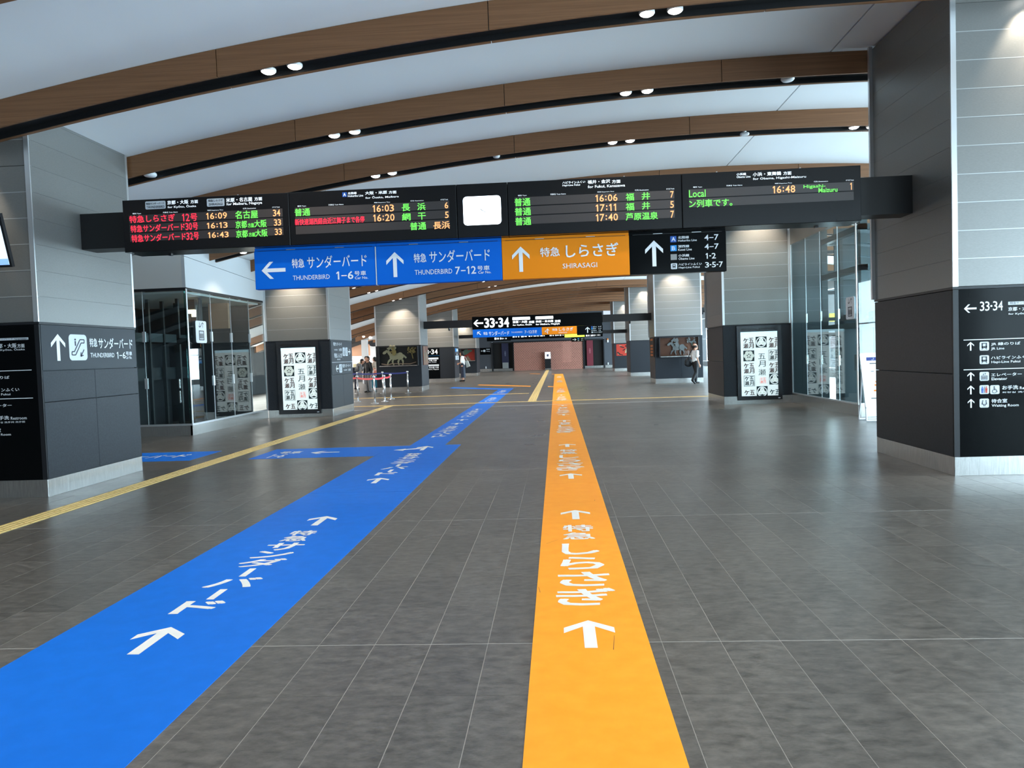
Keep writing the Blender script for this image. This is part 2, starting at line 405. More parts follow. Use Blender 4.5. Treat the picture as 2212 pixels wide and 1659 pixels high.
def plate_box(mb, pm, u0, v0, u1, v1, d0, d1):
    a = [pm(u0, v0, d0), pm(u1, v0, d0), pm(u1, v1, d0), pm(u0, v1, d0)]; b = [pm(u0, v0, d1), pm(u1, v0, d1), pm(u1, v1, d1), pm(u0, v1, d1)]
    mb.add(a+b, [(3,2,1,0), (4,5,6,7), (0,1,5,4), (1,2,6,5), (2,3,7,6), (3,0,4,7)])
def clip_top(poly, za, xa, zb, xb):
    """clip polygon (u,v) to v <= line through (xa,za),(xb,zb)"""
    f = lambda p: (za+(zb-za)*(p[0]-xa)/(xb-xa)) - p[1]
    out = []
    for i in range(len(poly)):
        p, q = poly[i], poly[(i+1) % len(poly)]; a, b = f(p), f(q)
        if a >= 0: out.append(p)
        if a*b < 0:
            t = a/(a-b); out.append((p[0]+(q[0]-p[0])*t, p[1]+(q[1]-p[1])*t))
    return out
def panel_poly(mb, pm, poly, d0, d1, ch):
    """chamfered panel: polygon in (u,v), back at d0, face at d1, chamfer ch"""
    cu = sum(p[0] for p in poly)/len(poly); cv = sum(p[1] for p in poly)/len(poly)
    def inset(p): return (p[0]+(ch if p[0] < cu else -ch), p[1]+(ch if p[1] < cv else -ch))
    n = len(poly)
    vs = [pm(*p, d0) for p in poly] + [pm(*p, d1-ch) for p in poly] + [pm(*inset(p), d1) for p in poly]
    fs = [tuple(range(2*n, 3*n))]
    for k in (0, 1): fs += [(k*n+i, k*n+(i+1) % n, (k+1)*n+(i+1) % n, (k+1)*n+i) for i in range(n)]
    mb.add(vs, fs)

LX, RX = -6.644, 4.757          # inner faces of the two column rows
def ztop(x): return 5.985-0.0087*(x-4.1)**2
TXT = {
 'board1_head': [
  ('plate', '□', -5.489, 3.779, -5.205, 3.885, 0.02),
  ('dark', '特急サンダーバード', -5.474, 3.838, -5.222, 3.867, 0.02),
  ('dark', 'THUNDERBIRD', -5.472, 3.79, -5.222, 3.823, 0.02),
  ('white', '京都・大阪', -5.18, 3.829, -4.887, 3.883, 0.02),
  ('white', '方面', -4.858, 3.83, -4.754, 3.877, 0.02),
  ('white', 'for Kyōto, Ōsaka', -5.178, 3.774, -4.782, 3.816, 0.02),
  ('plate', '□', -4.633, 3.777, -4.389, 3.882, 0.02),
  ('dark', '特急しらさぎ', -4.61, 3.838, -4.409, 3.869, 0.02),
  ('dark', 'SHIRASAGI', -4.604, 3.79, -4.415, 3.822, 0.02),
  ('white', '米原・名古屋', -4.366, 3.823, -4.005, 3.88, 0.02),
  ('white', '方面', -3.976, 3.826, -3.869, 3.874, 0.02),
  ('white', 'for Maibara, Nagoya', -4.362, 3.771, -3.872, 3.816, 0.02),
  ('white', '種別 Type', -5.673, 3.718, -5.554, 3.739, 0.0),
  ('white', '列車名 Train Name', -5.247, 3.717, -5.042, 3.736, 0.0),
  ('white', '時刻 Departure Time', -4.628, 3.715, -4.413, 3.736, 0.0),
  ('white', '行先 Destination', -4.139, 3.719, -3.961, 3.739, 0.0),
  ('white', 'のりば Track', -3.736, 3.721, -3.634, 3.738, 0.0),
 ],
 'board1_r1': [
  ('red', '特急しらさぎ', -5.721, 3.606, -5.084, 3.702, 0.02),
  ('red', '12号', -4.992, 3.596, -4.767, 3.696, 0.02),
  ('amber', '16:09', -4.658, 3.609, -4.358, 3.693, 0.02),
  ('green', '名古屋', -4.248, 3.594, -3.937, 3.702, 0.02),
  ('amber', '34', -3.734, 3.607, -3.628, 3.696, 0.02),
 ],
 'board1_r2': [
  ('red', '特急サンダーバード30号', -5.716, 3.476, -4.765, 3.573, 0.02),
  ('amber', '16:13', -4.656, 3.484, -4.355, 3.561, 0.02),
  ('green', '京都', -4.251, 3.469, -4.093, 3.569, 0.02),
  ('green', '方面', -4.082, 3.471, -3.998, 3.533, 0.02),
  ('green', '大阪', -3.993, 3.47, -3.824, 3.569, 0.02),
  ('amber', '33', -3.727, 3.482, -3.621, 3.568, 0.02),
 ],
 'board1_r3': [
  ('red', '特急サンダーバード32号', -5.71, 3.345, -4.759, 3.444, 0.02),
  ('amber', '16:43', -4.646, 3.357, -4.347, 3.434, 0.02),
  ('green', '京都', -4.25, 3.344, -4.088, 3.443, 0.02),
  ('green', '方面', -4.076, 3.349, -3.988, 3.407, 0.02),
  ('green', '大阪', -3.986, 3.345, -3.817, 3.442, 0.02),
  ('amber', '33', -3.721, 3.357, -3.616, 3.443, 0.02),
 ],
 'board2_head': [
  ('blue', '■', -2.777, 3.821, -2.716, 3.882, 0.02),
  ('white', 'A', -2.766, 3.83, -2.728, 3.873, 0.02),
  ('white', '北陸線', -2.702, 3.851, -2.583, 3.881, 0.02),
  ('white', 'Hokuriku Line', -2.702, 3.816, -2.496, 3.844, 0.02),
  ('white', '大阪・米原', -2.468, 3.835, -2.174, 3.879, 0.02),
  ('white', '方面', -2.151, 3.834, -2.048, 3.873, 0.02),
  ('white', 'for Ōsaka, Maibara', -2.467, 3.779, -2.018, 3.814, 0.02),
  ('white', '種別 Type', -3.393, 3.716, -3.275, 3.736, 0.0),
  ('white', '列車名 Train Name', -2.969, 3.715, -2.766, 3.735, 0.0),
  ('white', '時刻 Departure Time', -2.35, 3.716, -2.138, 3.734, 0.0),
  ('white', '行先 Destination', -1.865, 3.719, -1.689, 3.735, 0.0),
  ('white', 'のりば Track', -1.462, 3.715, -1.364, 3.735, 0.0),
 ],
 'board2_r1': [
  ('green', '普通', -3.434, 3.595, -3.223, 3.695, 0.02),
  ('amber', '16:03', -2.383, 3.601, -2.084, 3.693, 0.02),
  ('green', '長', -1.985, 3.597, -1.873, 3.693, 0.02),
  ('green', '浜', -1.776, 3.599, -1.667, 3.693, 0.02),
  ('amber', '6', -1.415, 3.607, -1.36, 3.69, 0.02),
 ],
 'board2_r2': [
  ('red', '新快速湖西経由近江舞子まで各停', -3.436, 3.474, -2.491, 3.558, 0.02),
  ('amber', '16:20', -2.381, 3.477, -2.082, 3.569, 0.02),
  ('green', '網', -1.987, 3.473, -1.871, 3.569, 0.02),
  ('green', '干', -1.774, 3.475, -1.668, 3.567, 0.02),
  ('amber', '5', -1.415, 3.48, -1.358, 3.566, 0.02),
 ],
 'board2_r3': [
  ('green', '普通', -1.883, 3.342, -1.668, 3.443, 0.02),
  ('amber', '長浜', -1.572, 3.342, -1.351, 3.44, 0.02),
 ],
 'board3_head': [
  ('white', 'ハピラインふくい', 0.15, 3.855, 0.448, 3.885, 0.02),
  ('white', 'Hapi-Line Fukui', 0.15, 3.817, 0.379, 3.847, 0.02),
  ('white', '福井・金沢', 0.478, 3.84, 0.77, 3.887, 0.02),
  ('white', '方面', 0.793, 3.832, 0.903, 3.877, 0.02),
  ('white', 'for Fukui, Kanazawa', 0.479, 3.779, 0.962, 3.82, 0.02),
  ('white', '種別 Type', -0.438, 3.72, -0.323, 3.739, 0.0),
  ('white', '列車名 Train Name', -0.012, 3.716, 0.189, 3.738, 0.0),
  ('white', '時刻 Departure Time', 0.602, 3.719, 0.817, 3.736, 0.0),
  ('white', '行先 Destination', 1.088, 3.719, 1.264, 3.739, 0.0),
  ('white', 'のりば Track', 1.49, 3.718, 1.594, 3.737, 0.0),
 ],
 'board3_r1': [
  ('green', '普通', -0.486, 3.592, -0.276, 3.696, 0.02),
  ('amber', '16:06', 0.566, 3.603, 0.864, 3.693, 0.02),
  ('green', '福', 0.967, 3.598, 1.074, 3.694, 0.02),
  ('green', '井', 1.172, 3.602, 1.279, 3.697, 0.02),
  ('amber', '7', 1.537, 3.612, 1.588, 3.696, 0.02),
 ],
 'board3_r2': [
  ('green', '普通', -0.486, 3.469, -0.273, 3.573, 0.02),
  ('amber', '17:11', 0.565, 3.477, 0.856, 3.568, 0.02),
  ('green', '福', 0.963, 3.472, 1.073, 3.569, 0.02),
  ('green', '井', 1.172, 3.476, 1.277, 3.573, 0.02),
  ('amber', '5', 1.533, 3.48, 1.587, 3.569, 0.02),
 ],
 'board3_r3': [
  ('green', '普通', -0.485, 3.342, -0.275, 3.446, 0.02),
  ('amber', '17:40', 0.564, 3.35, 0.863, 3.443, 0.02),
  ('green', '芦原温泉', 0.96, 3.344, 1.375, 3.44, 0.02),
  ('amber', '7', 1.533, 3.352, 1.586, 3.444, 0.02),
 ],
 'board4_head': [
  ('white', '小浜線', 2.391, 3.856, 2.513, 3.888, 0.02),
  ('white', 'Obama Line', 2.392, 3.824, 2.568, 3.851, 0.02),
  ('white', '小浜・東舞鶴', 2.598, 3.836, 2.956, 3.885, 0.02),
  ('white', '方面', 2.983, 3.834, 3.085, 3.879, 0.02),
  ('white', 'for Obama, Higashi-Maizuru', 2.599, 3.782, 3.268, 3.817, 0.02),
  ('white', '種別 Type', 1.835, 3.723, 1.949, 3.742, 0.0),
  ('white', '列車名 Train Name', 2.26, 3.724, 2.462, 3.742, 0.0),
  ('white', '時刻 Departure Time', 2.876, 3.722, 3.089, 3.739, 0.0),
  ('white', '行先 Destination', 3.365, 3.723, 3.542, 3.741, 0.0),
  ('white', 'のりば Track', 3.766, 3.722, 3.865, 3.74, 0.0),
 ],
 'board4_r1': [
  ('green', 'Local', 1.78, 3.604, 1.993, 3.697, 0.02),
  ('amber', '16:48', 2.837, 3.608, 3.134, 3.7, 0.02),
  ('green', 'Higashi-', 3.234, 3.643, 3.51, 3.696, 0.02),
  ('green', 'Maizuru', 3.421, 3.591, 3.658, 3.65, 0.02),
  ('amber', '1', 3.814, 3.609, 3.849, 3.697, 0.02),
 ],
 'board4_r2': [
  ('green', 'ン列車です。', 1.779, 3.472, 2.331, 3.57, 0.02),
 ],
 'sign1': [
  ('white', '特急', -3.537, 2.92, -3.368, 3.046, 0.02),
  ('white', 'サンダーバード', -3.328, 2.904, -2.509, 3.07, 0.01),
  ('white', 'THUNDERBIRD', -3.533, 2.756, -3.025, 2.817, 0.005),
  ('white', '1–6', -2.946, 2.741, -2.693, 2.849, 0.03),
  ('white', '号車', -2.686, 2.783, -2.525, 2.846, 0.02),
  ('white', 'Car No.', -2.681, 2.736, -2.5, 2.771, 0.02),
 ],
 'sign2': [
  ('white', '特急', -1.869, 2.925, -1.699, 3.046, 0.02),
  ('white', 'サンダーバード', -1.658, 2.911, -0.842, 3.074, 0.01),
  ('white', 'THUNDERBIRD', -1.863, 2.761, -1.356, 2.826, 0.005),
  ('white', '7–12', -1.321, 2.746, -1.029, 2.848, 0.03),
  ('white', '号車', -1.02, 2.785, -0.853, 2.848, 0.02),
  ('white', 'Car No.', -1.008, 2.743, -0.834, 2.778, 0.02),
 ],
 'sign3': [
  ('white', '特急', -0.173, 2.931, 0.088, 3.053, 0.02),
  ('white', 'しらさぎ', 0.167, 2.908, 0.861, 3.08, 0.02),
  ('white', 'SHIRASAGI', 0.121, 2.767, 0.576, 2.831, 0.005),
 ],
 'sign4': [
  ('blue', '■', 1.542, 3.051, 1.621, 3.13, 0.02),
  ('white', 'A', 1.556, 3.064, 1.609, 3.117, 0.02),
  ('white', '北陸線', 1.641, 3.092, 1.784, 3.127, 0.02),
  ('white', 'Hokuriku Line', 1.642, 3.055, 1.885, 3.082, 0.02),
  ('white', '4–7', 1.979, 3.057, 2.17, 3.131, 0.02),
  ('sky', '■', 1.541, 2.935, 1.622, 3.011, 0.02),
  ('white', 'B', 1.559, 2.948, 1.601, 2.998, 0.02),
  ('white', '湖西線', 1.64, 2.976, 1.785, 3.011, 0.02),
  ('white', 'Kosei Line', 1.641, 2.935, 1.817, 2.966, 0.02),
  ('white', '4–7', 1.979, 2.94, 2.17, 3.011, 0.02),
  ('grey', '■', 1.541, 2.82, 1.622, 2.895, 0.02),
  ('white', '小浜線', 1.64, 2.856, 1.782, 2.891, 0.02),
  ('white', 'Obama Line', 1.642, 2.817, 1.849, 2.847, 0.02),
  ('white', '1·2', 1.987, 2.818, 2.131, 2.89, 0.02),
  ('plate', '□', 1.541, 2.699, 1.623, 2.776, 0.02),
  ('dark', 'train', 1.556, 2.71, 1.608, 2.765, 0.02),
  ('white', 'ハピラインふくい', 1.64, 2.741, 1.942, 2.772, 0.02),
  ('white', 'Hapi-Line Fukui', 1.642, 2.697, 1.914, 2.729, 0.02),
  ('white', '3·5·7', 1.98, 2.702, 2.219, 2.774, 0.02),
 ],
 'colA_left_side': [
  ('white', 'arrow_up', 9.477, 1.771, 9.765, 2.129, 0.02),
  ('plate', '□', 9.844, 1.773, 10.237, 2.132, 0.02),
  ('dark', 'escalator', 9.895, 1.818, 10.18, 2.071, 0.02),
  ('white', '特急', 10.297, 1.962, 10.476, 2.088, 0.02),
  ('white', 'サンダーバード', 10.505, 1.937, 11.375, 2.098, 0.02),
  ('white', 'THUNDERBIRD', 10.304, 1.811, 10.882, 1.876, 0.01),
  ('white', '1–6', 10.932, 1.789, 11.179, 1.892, 0.03),
  ('white', '号車', 11.182, 1.834, 11.352, 1.899, 0.02),
  ('white', 'Car No.', 11.177, 1.783, 11.345, 1.829, 0.02),
 ],
 'colA_left_front': [
  ('plate', '□', -7.425, 2.053, -6.791, 2.083, 0.02),
  ('dark', '特急サンダーバード', -7.383, 2.059, -6.994, 2.082, 0.0),
  ('dark', 'THUNDERBIRD', -6.98, 2.045, -6.804, 2.076, 0.0),
  ('white', '京都・大阪', -7.267, 1.955, -6.954, 2.013, 0.02),
  ('white', '方面', -6.945, 1.952, -6.847, 2.003, 0.02),
  ('white', 'for Kyōto, Ōsaka', -7.27, 1.913, -6.846, 1.949, 0.02),
  ('white', 'line', -7.881, 1.674, -6.771, 1.646, 0.02),
  ('white', 'JR 線のりば', -7.447, 1.549, -7.076, 1.596, 0.02),
  ('white', 'ハピラインふくい', -7.457, 1.392, -6.953, 1.437, 0.02),
  ('white', 'Hapi-Line Fukui', -7.461, 1.335, -7.076, 1.371, 0.02),
  ('white', 'line', -7.905, 1.311, -6.775, 1.285, 0.02),
  ('white', 'エレベーター', -7.47, 1.192, -7.068, 1.233, 0.02),
  ('white', 'お手洗', -7.317, 1.026, -7.113, 1.077, 0.02),
  ('white', 'Restroom', -7.091, 1.024, -6.875, 1.063, 0.01),
  ('white', '화장실 洗手间 洗手間', -7.319, 0.981, -6.903, 1.005, 0),
  ('white', '待合室', -7.44, 0.866, -7.235, 0.916, 0.02),
  ('white', 'Waiting Room', -7.443, 0.811, -7.102, 0.849, 0.02),
 ],
 'colA_right_front': [
  ('white', 'arrow_left', 4.881, 1.963, 5.027, 2.063, 0.02),
  ('white', '33·34', 5.062, 1.978, 5.333, 2.091, 0.02),
  ('plate', '□', 5.392, 2.039, 5.927, 2.077, 0.02),
  ('dark', '特急サンダーバード', 5.411, 2.045, 5.736, 2.076, 0.0),
  ('dark', 'THUNDERBIRD', 5.748, 2.032, 5.911, 2.069, 0.0),
  ('white', '京都・大阪', 5.391, 1.966, 5.656, 2.014, 0.02),
  ('white', '方面', 5.668, 1.956, 5.751, 2.006, 0.02),
  ('white', 'for Kyōto, Ōsaka', 5.394, 1.916, 5.751, 1.949, 0.02),
  ('white', 'line', 4.873, 1.65, 5.805, 1.627, 0.02),
  ('white', 'line', 4.869, 1.292, 5.803, 1.271, 0.02),
  ('white', 'arrow_up', 4.915, 1.51, 4.994, 1.614, 0.02),
  ('white', 'arrow_up', 4.913, 1.146, 4.994, 1.252, 0.02),
  ('white', 'arrow_up', 4.912, 0.985, 4.992, 1.092, 0.02),
  ('white', 'arrow_up', 4.914, 0.823, 4.992, 0.93, 0.02),
  ('plate', '□', 5.059, 1.505, 5.168, 1.611, 0.02),
  ('dark', 'train', 5.074, 1.518, 5.153, 1.598, 0.02),
  ('plate', '□', 5.058, 1.343, 5.167, 1.449, 0.02),
  ('dark', 'train', 5.072, 1.355, 5.152, 1.436, 0.02),
  ('plate', '□', 5.056, 1.143, 5.165, 1.25, 0.02),
  ('dark', 'elevator', 5.07, 1.156, 5.15, 1.237, 0.02),
  ('plate', '□', 5.054, 0.984, 5.164, 1.091, 0.02),
  ('dark', 'toilet', 5.069, 0.997, 5.149, 1.078, 0.02),
  ('plate', '□', 5.176, 0.98, 5.285, 1.087, 0.02),
  ('dark', 'wheelchair', 5.19, 0.993, 5.27, 1.074, 0.02),
  ('plate', '□', 5.053, 0.821, 5.162, 0.929, 0.02),
  ('dark', 'waiting', 5.068, 0.834, 5.148, 0.916, 0.02),
  ('white', 'JR 線のりば', 5.19, 1.557, 5.528, 1.599, 0.02),
  ('white', 'JR Line', 5.19, 1.504, 5.343, 1.54, 0.02),
  ('white', 'ハピラインふくい', 5.189, 1.397, 5.652, 1.434, 0.02),
  ('white', 'Hapi-Line Fukui', 5.193, 1.343, 5.527, 1.379, 0.02),
  ('white', 'エレベーター', 5.187, 1.193, 5.542, 1.231, 0.02),
  ('white', 'Elevator', 5.192, 1.146, 5.374, 1.18, 0.02),
  ('white', 'お手洗', 5.315, 1.029, 5.5, 1.079, 0.02),
  ('white', 'Restroom', 5.518, 1.028, 5.73, 1.062, 0.01),
  ('white', '화장실 洗手间', 5.315, 0.988, 5.665, 1.007, 0),
  ('white', '待合室', 5.189, 0.874, 5.372, 0.922, 0.02),
  ('white', 'Waiting Room', 5.192, 0.817, 5.504, 0.858, 0.02),
 ],
 'far_black': [
  ('white', 'arrow_left', -4.101, 3.109, -3.618, 3.442, 0.02),
  ('white', '33·34', -3.579, 3.03, -2.3, 3.511, 0.05),
  ('glow', '□', -2.137, 3.363, -1.254, 3.508, 0.02),
  ('white', '京都・大阪', -2.132, 3.209, -1.396, 3.325, 0.04),
  ('white', '方面', -1.329, 3.18, -1.047, 3.302, 0.04),
  ('white', 'for Kyōto, Ōsaka', -2.126, 3.067, -1.169, 3.167, 0.03),
  ('glow', '□', -0.985, 3.363, -0.098, 3.505, 0.02),
  ('white', '米原・名古屋', -0.979, 3.203, -0.097, 3.306, 0.04),
  ('white', '方面', -0.03, 3.176, 0.258, 3.3, 0.04),
  ('white', 'for Maibara, Nagoya', -0.977, 3.054, 0.217, 3.149, 0.03),
 ],
 'far_blue': [
  ('white', 'arrow_ul', -3.963, 2.658, -3.721, 2.874, 0.02),
  ('white', '特急', -3.62, 2.674, -3.41, 2.827, 0.02),
  ('white', 'サンダーバード', -3.352, 2.629, -2.323, 2.849, 0.02),
  ('white', 'THUNDERBIRD', -2.22, 2.721, -1.653, 2.793, 0),
  ('white', '7–12', -1.56, 2.68, -1.181, 2.819, 0.03),
  ('white', '号車', -1.166, 2.73, -0.931, 2.828, 0.02),
  ('white', 'Car No.', -1.167, 2.676, -0.934, 2.729, 0.02),
 ],
 'far_orange': [
  ('white', 'arrow_up', -0.482, 2.624, -0.323, 2.895, 0.02),
  ('white', 'arrow_ul', -0.551, 2.672, -0.415, 2.799, 0.02),
  ('white', '特急', -0.168, 2.758, 0.095, 2.88, 0.02),
  ('white', 'しらさぎ', 0.169, 2.743, 0.876, 2.905, 0.02),
  ('white', 'SHIRASAGI', 0.148, 2.63, 0.565, 2.686, 0),
 ],
 'far_small': [
  ('white', 'arrow_up', 1.476, 2.6, 1.707, 2.893, 0.02),
  ('blue', '■', 1.777, 2.855, 1.846, 2.916, 0.02),
  ('white', '北陸線 Hokuriku', 1.858, 2.859, 2.05, 2.909, 0.02),
  ('white', '4–7', 2.12, 2.86, 2.28, 2.915, 0.02),
  ('sky', '■', 1.778, 2.767, 1.847, 2.828, 0.02),
  ('white', '湖西線 Kosei', 1.859, 2.771, 2.013, 2.822, 0.02),
  ('white', '4–7', 2.124, 2.765, 2.277, 2.819, 0.02),
  ('grey', '■', 1.779, 2.678, 1.848, 2.739, 0.02),
  ('white', '小浜線 Obama', 1.86, 2.682, 2.038, 2.732, 0.02),
  ('white', '1·2', 2.132, 2.676, 2.25, 2.732, 0.02),
  ('plate', '□', 1.78, 2.586, 1.849, 2.647, 0.02),
  ('white', 'ハピラインふくい', 1.857, 2.59, 2.096, 2.642, 0.02),
  ('white', '3·5·7', 2.129, 2.588, 2.318, 2.641, 0.02),
 ],
 'screen': [
  ('dark', '五', -7.9, 1.788, -7.754, 1.91, 0.02),
  ('dark', 'ヶ', -8.042, 1.793, -7.909, 1.901, 0.02),
  ('dark', '月', -7.885, 1.626, -7.757, 1.755, 0.02),
  ('dark', '瀬', -8.043, 1.629, -7.901, 1.764, 0.02),
 ],
}

# ================================================================ FLOOR
TX, TY = 0.3285, 0.6473           # tile pitch; a wider joint every fifth row
X0, Y0 = 0.871, 4.199
fb = MB().box(-16.2, 14.4, -14.4, 77, -0.06, -0.0010)
floor = struct(fb.build('floor', 'grout'))
def tile_mesh(gx, gy):
    mb = MB(); x0, x1, y0, y1 = gx, TX-gx, gy, TY-gy; c = 0.0004
    mb.add([(x0,y0,-.0010),(x1,y0,-.0010),(x1,y1,-.0010),(x0,y1,-.0010),(x0,y0,-c),(x1,y0,-c),(x1,y1,-c),(x0,y1,-c),(x0+c,y0+c,0),(x1-c,y0+c,0),(x1-c,y1-c,0),(x0+c,y1-c,0)],
           [(8,9,10,11)]+[(k+i, k+(i+1) % 4, k+4+(i+1) % 4, k+4+i) for k in (0, 4) for i in range(4)])
    return mb.mesh('floor_tile', 'floor_tile')
tm = tile_mesh(0.0018, 0.0008)
near = []
for j in range(-5, 40):
    y = Y0+j*TY
    for i in range(-60, 60):
        x = X0+i*TX
        yc, xc = y+TY/2, x+TX/2
        c = (math.sin(yaw)*yc+math.cos(yaw)*xc)
        if yc > 2.35 and -0.73*yc-0.35 < xc+0.06*yc < 0.72*yc+0.2: near.append((yc, abs(xc), i, j))
near.sort(); near = near[:300]; near_set = {(i, j) for _, _, i, j in near}
for _, _, i, j in near:
    o = link('floor_tile', tm, floor, (X0+i*TX, Y0+j*TY, 0))
far = MB(); far2 = MB()
for j in range(-28, 112):
    y = Y0+j*TY
    for i in range(-52, 41):
        if (i, j) in near_set: continue
        x = X0+i*TX
        if -12 < x < 10 and j < 60:
            a, b = x+.0014, x+TX-.0014; c, d = y+.001, y+TY-.001
            far.add([(a,c,0),(b,c,0),(b,d,0),(a,d,0)], [(0,1,2,3)])
    if j < 60:
        far.add([(-16.1,y+.001,0),(X0-39*TX,y+.001,0),(X0-39*TX,y+TY-.001,0),(-16.1,y+TY-.001,0)], [(0,1,2,3)])
        far.add([(X0+28*TX,y+.001,0),(14.3,y+.001,0),(14.3,y+TY-.001,0),(X0+28*TX,y+TY-.001,0)], [(0,1,2,3)])
for i in range(-52, 41):
    x = X0+i*TX
    far.add([(x+.0014,Y0+60*TY,0),(x+TX-.0014,Y0+60*TY,0),(x+TX-.0014,76.6,0),(x+.0014,76.6,0)], [(0,1,2,3)])
fo = far.build('floor_tile', 'floor_tile_far', floor); fo['kind'] = 'stuff'
# pale wide joints every fifth tile row, and the metal expansion joint far down the hall
for j in range(-5, 40, 5):
    y = Y0+j*TY; MB().box(-12, 10, y-.0028, y+.0028, -.001, 0.0003).build('wide_joint', 'grout', floor)
struct(MB().box(-9, 9, 23.95, 24.07, -.003, 0.0015).build('trim_1', 'trim_metal'))

# ================================================================ CEILING
ceil = struct(MB().box(-16.2, 14.4, -14.4, 77, 6.6, 6.7).build('ceiling', 'ceiling_gap'))
FRONTS = [-1.7, 1.0, 3.45, 6.17, 8.87, 11.57, 14.27, 18.35, 20.9, 24.1, 26.3, 28.6, 30.9, 35.65, 38.6, 40.6, 46.2, 47.7, 50.85, 53.3, 55.8, 58.2, 60.6, 63.7, 66.2, 68.8, 71.4, 74.0]
BEAM_D = 0.40
SEAM = 4.21
def ceiling_strip(xa, xb, y0, y1):
    mb = MB(); n = max(2, int((xb-xa)/0.8))
    xs = [xa+(xb-xa)*i/n for i in range(n+1)]
    vs = []; fs = []
    for x in xs:
        z = ztop(x); vs += [(x, y0, z), (x, y1, z), (x, y0, z+.03), (x, y1, z+.03)]
    for i in range(n):
        a, b = i*4, i*4+4
        fs += [(a, b, b+1, a+1), (a+2, a+3, b+3, b+2), (a, a+2, b+2, b), (a+1, b+1, b+3, a+3)]
    fs += [(0, 1, 3, 2), (n*4, n*4+2, n*4+3, n*4+1)]
    mb.add(vs, fs); mb.build('ceiling_panel', 'ceiling_white', ceil, smooth=False)
edges = [-14.3]+[f+BEAM_D/2 for f in FRONTS]+[76.9]
for a, b in zip(edges[:-1], edges[1:]):
    ceiling_strip(-16, SEAM-.012, a+.002, b-.002); ceiling_strip(SEAM+.012, 14.2, a+.002, b-.002)
struct(MB().box(SEAM-.05, SEAM+.05, -14.3, 76.9, ztop(SEAM)+.04, ztop(SEAM)+.06).build('trim_3', 'ceiling_gap'))

ORD = ['nearest', 'second', 'third', 'fourth', 'fifth', 'sixth', 'seventh', 'eighth', 'ninth', 'tenth', 'eleventh', 'twelfth', 'thirteenth', 'fourteenth', 'fifteenth', 'sixteenth',
       'seventeenth', 'eighteenth', 'nineteenth', 'twentieth', 'twenty-first', 'twenty-second', 'twenty-third', 'twenty-fourth', 'twenty-fifth', 'twenty-sixth', 'twenty-seventh', 'twenty-eighth']
JOINTS = [-15.9, -13.79, -10.51, -7.23, -3.95, -.67, 2.61, 5.89, 9.17, 12.45, 14.1]
FACE_H = 0.33
BEAMS = {}
def curved_board(xa, xb, y0, y1, dz0, dz1, n):
    mb = MB(); vs = []; fs = []
    for i in range(n+1):
        x = xa+(xb-xa)*i/n; z = ztop(x)
        vs += [(x, y0, z+dz0), (x, y1, z+dz0), (x, y1, z+dz1), (x, y0, z+dz1)]
    for i in range(n):
        a = 4*i
        for k in range(4): fs.append((a+k, a+(k+1) % 4, a+4+(k+1) % 4, a+4+k))
    fs += [(3, 2, 1, 0), (4*n, 4*n+1, 4*n+2, 4*n+3)]
    return mb.add(vs, fs)
vis = 0
for f in FRONTS:
    seen = f > 8
    if seen:
        lab = ('nearest arched wooden beam crossing the top of the picture' if vis == 0 else
               '%s arched wooden ceiling beam counted from the nearest one' % ORD[vis])
    else: lab = 'arched wooden beam overhead above the top edge of the picture, %s' % {-1.7: 'behind the camera', 1.0: 'right over the camera', 3.45: 'in front of the camera', 6.17: 'next before the nearest visible beam'}[f]
    bt = thing('ceiling_beam', lab, 'beam', (0, f, ztop(0)-FACE_H), 'arched wooden ceiling beams')
    if seen: vis += 1
    n = 6 if f < 22 else 3
    for a, b in zip(JOINTS[:-1], JOINTS[1:]):
        if f > 40 and (b < -12 or a > 10): continue
        curved_board(a+.005, b-.005, f, f+.035, -FACE_H, -.004, n).build('front_board', 'wood', bt)
        curved_board(a+.005, b-.005, f+.345, f+BEAM_D, -FACE_H, -.004, n).build('rear_board', 'wood', bt)
    BEAMS[f] = bt
    ch = MB()
    for q in (curved_board(JOINTS[0]+.01, JOINTS[-1]-.01, f+.037, f+.343, -FACE_H+.075, -.02, 24), curved_board(JOINTS[0]+.01, JOINTS[-1]-.01, f+.330, f+.343, -FACE_H+.006, -FACE_H+.08, 24), curved_board(JOINTS[0]+.01, JOINTS[-1]-.01, f+.037, f+.045, -FACE_H+.006, -FACE_H+.08, 24)): ch.add(q.v, q.f)
    ch.build('light_channel', 'channel_black', bt)

# downlights in the channels
def lamp_mesh():
    rim = MB(); rim.lathe((0, 0, 0), [(.094, .03), (.094, .004), (.086, -.004), (.080, .0), (.080, .02)], 18)
    lens = MB(); lens.lathe((0, 0, 0), [(.083, .006), (.080, -.008), (.055, -.022), (.01, -.027)], 18)
    return rim.mesh('rim', 'lamp_rim', True), lens.mesh('lens', 'lamp_lens', True)
RIM, LENS = lamp_mesh()
def spot(name, loc, energy, size, blend, color, parent, target=None, radius=.07):
    d = bpy.data.lights.new(name, 'SPOT'); d.energy = energy; d.spot_size = math.radians(size); d.spot_blend = blend
    d.color = color; d.shadow_soft_size = radius
    o = bpy.data.objects.new(name, d); COL.objects.link(o); o.parent = parent; o.location = loc
    if target is not None:
        o.rotation_euler = Vector(target).to_track_quat('-Z', 'Y').to_euler()
    return o
PAIRS = [(-7.8, -7.46, 'outer left'), (-3.39, -3.06, 'left'), (1.19, 1.52, 'right'), (5.66, 5.98, 'outer right')]
COLY = (9.28, 21.72, 36.5, 48.5, 61.3)
vis = 0
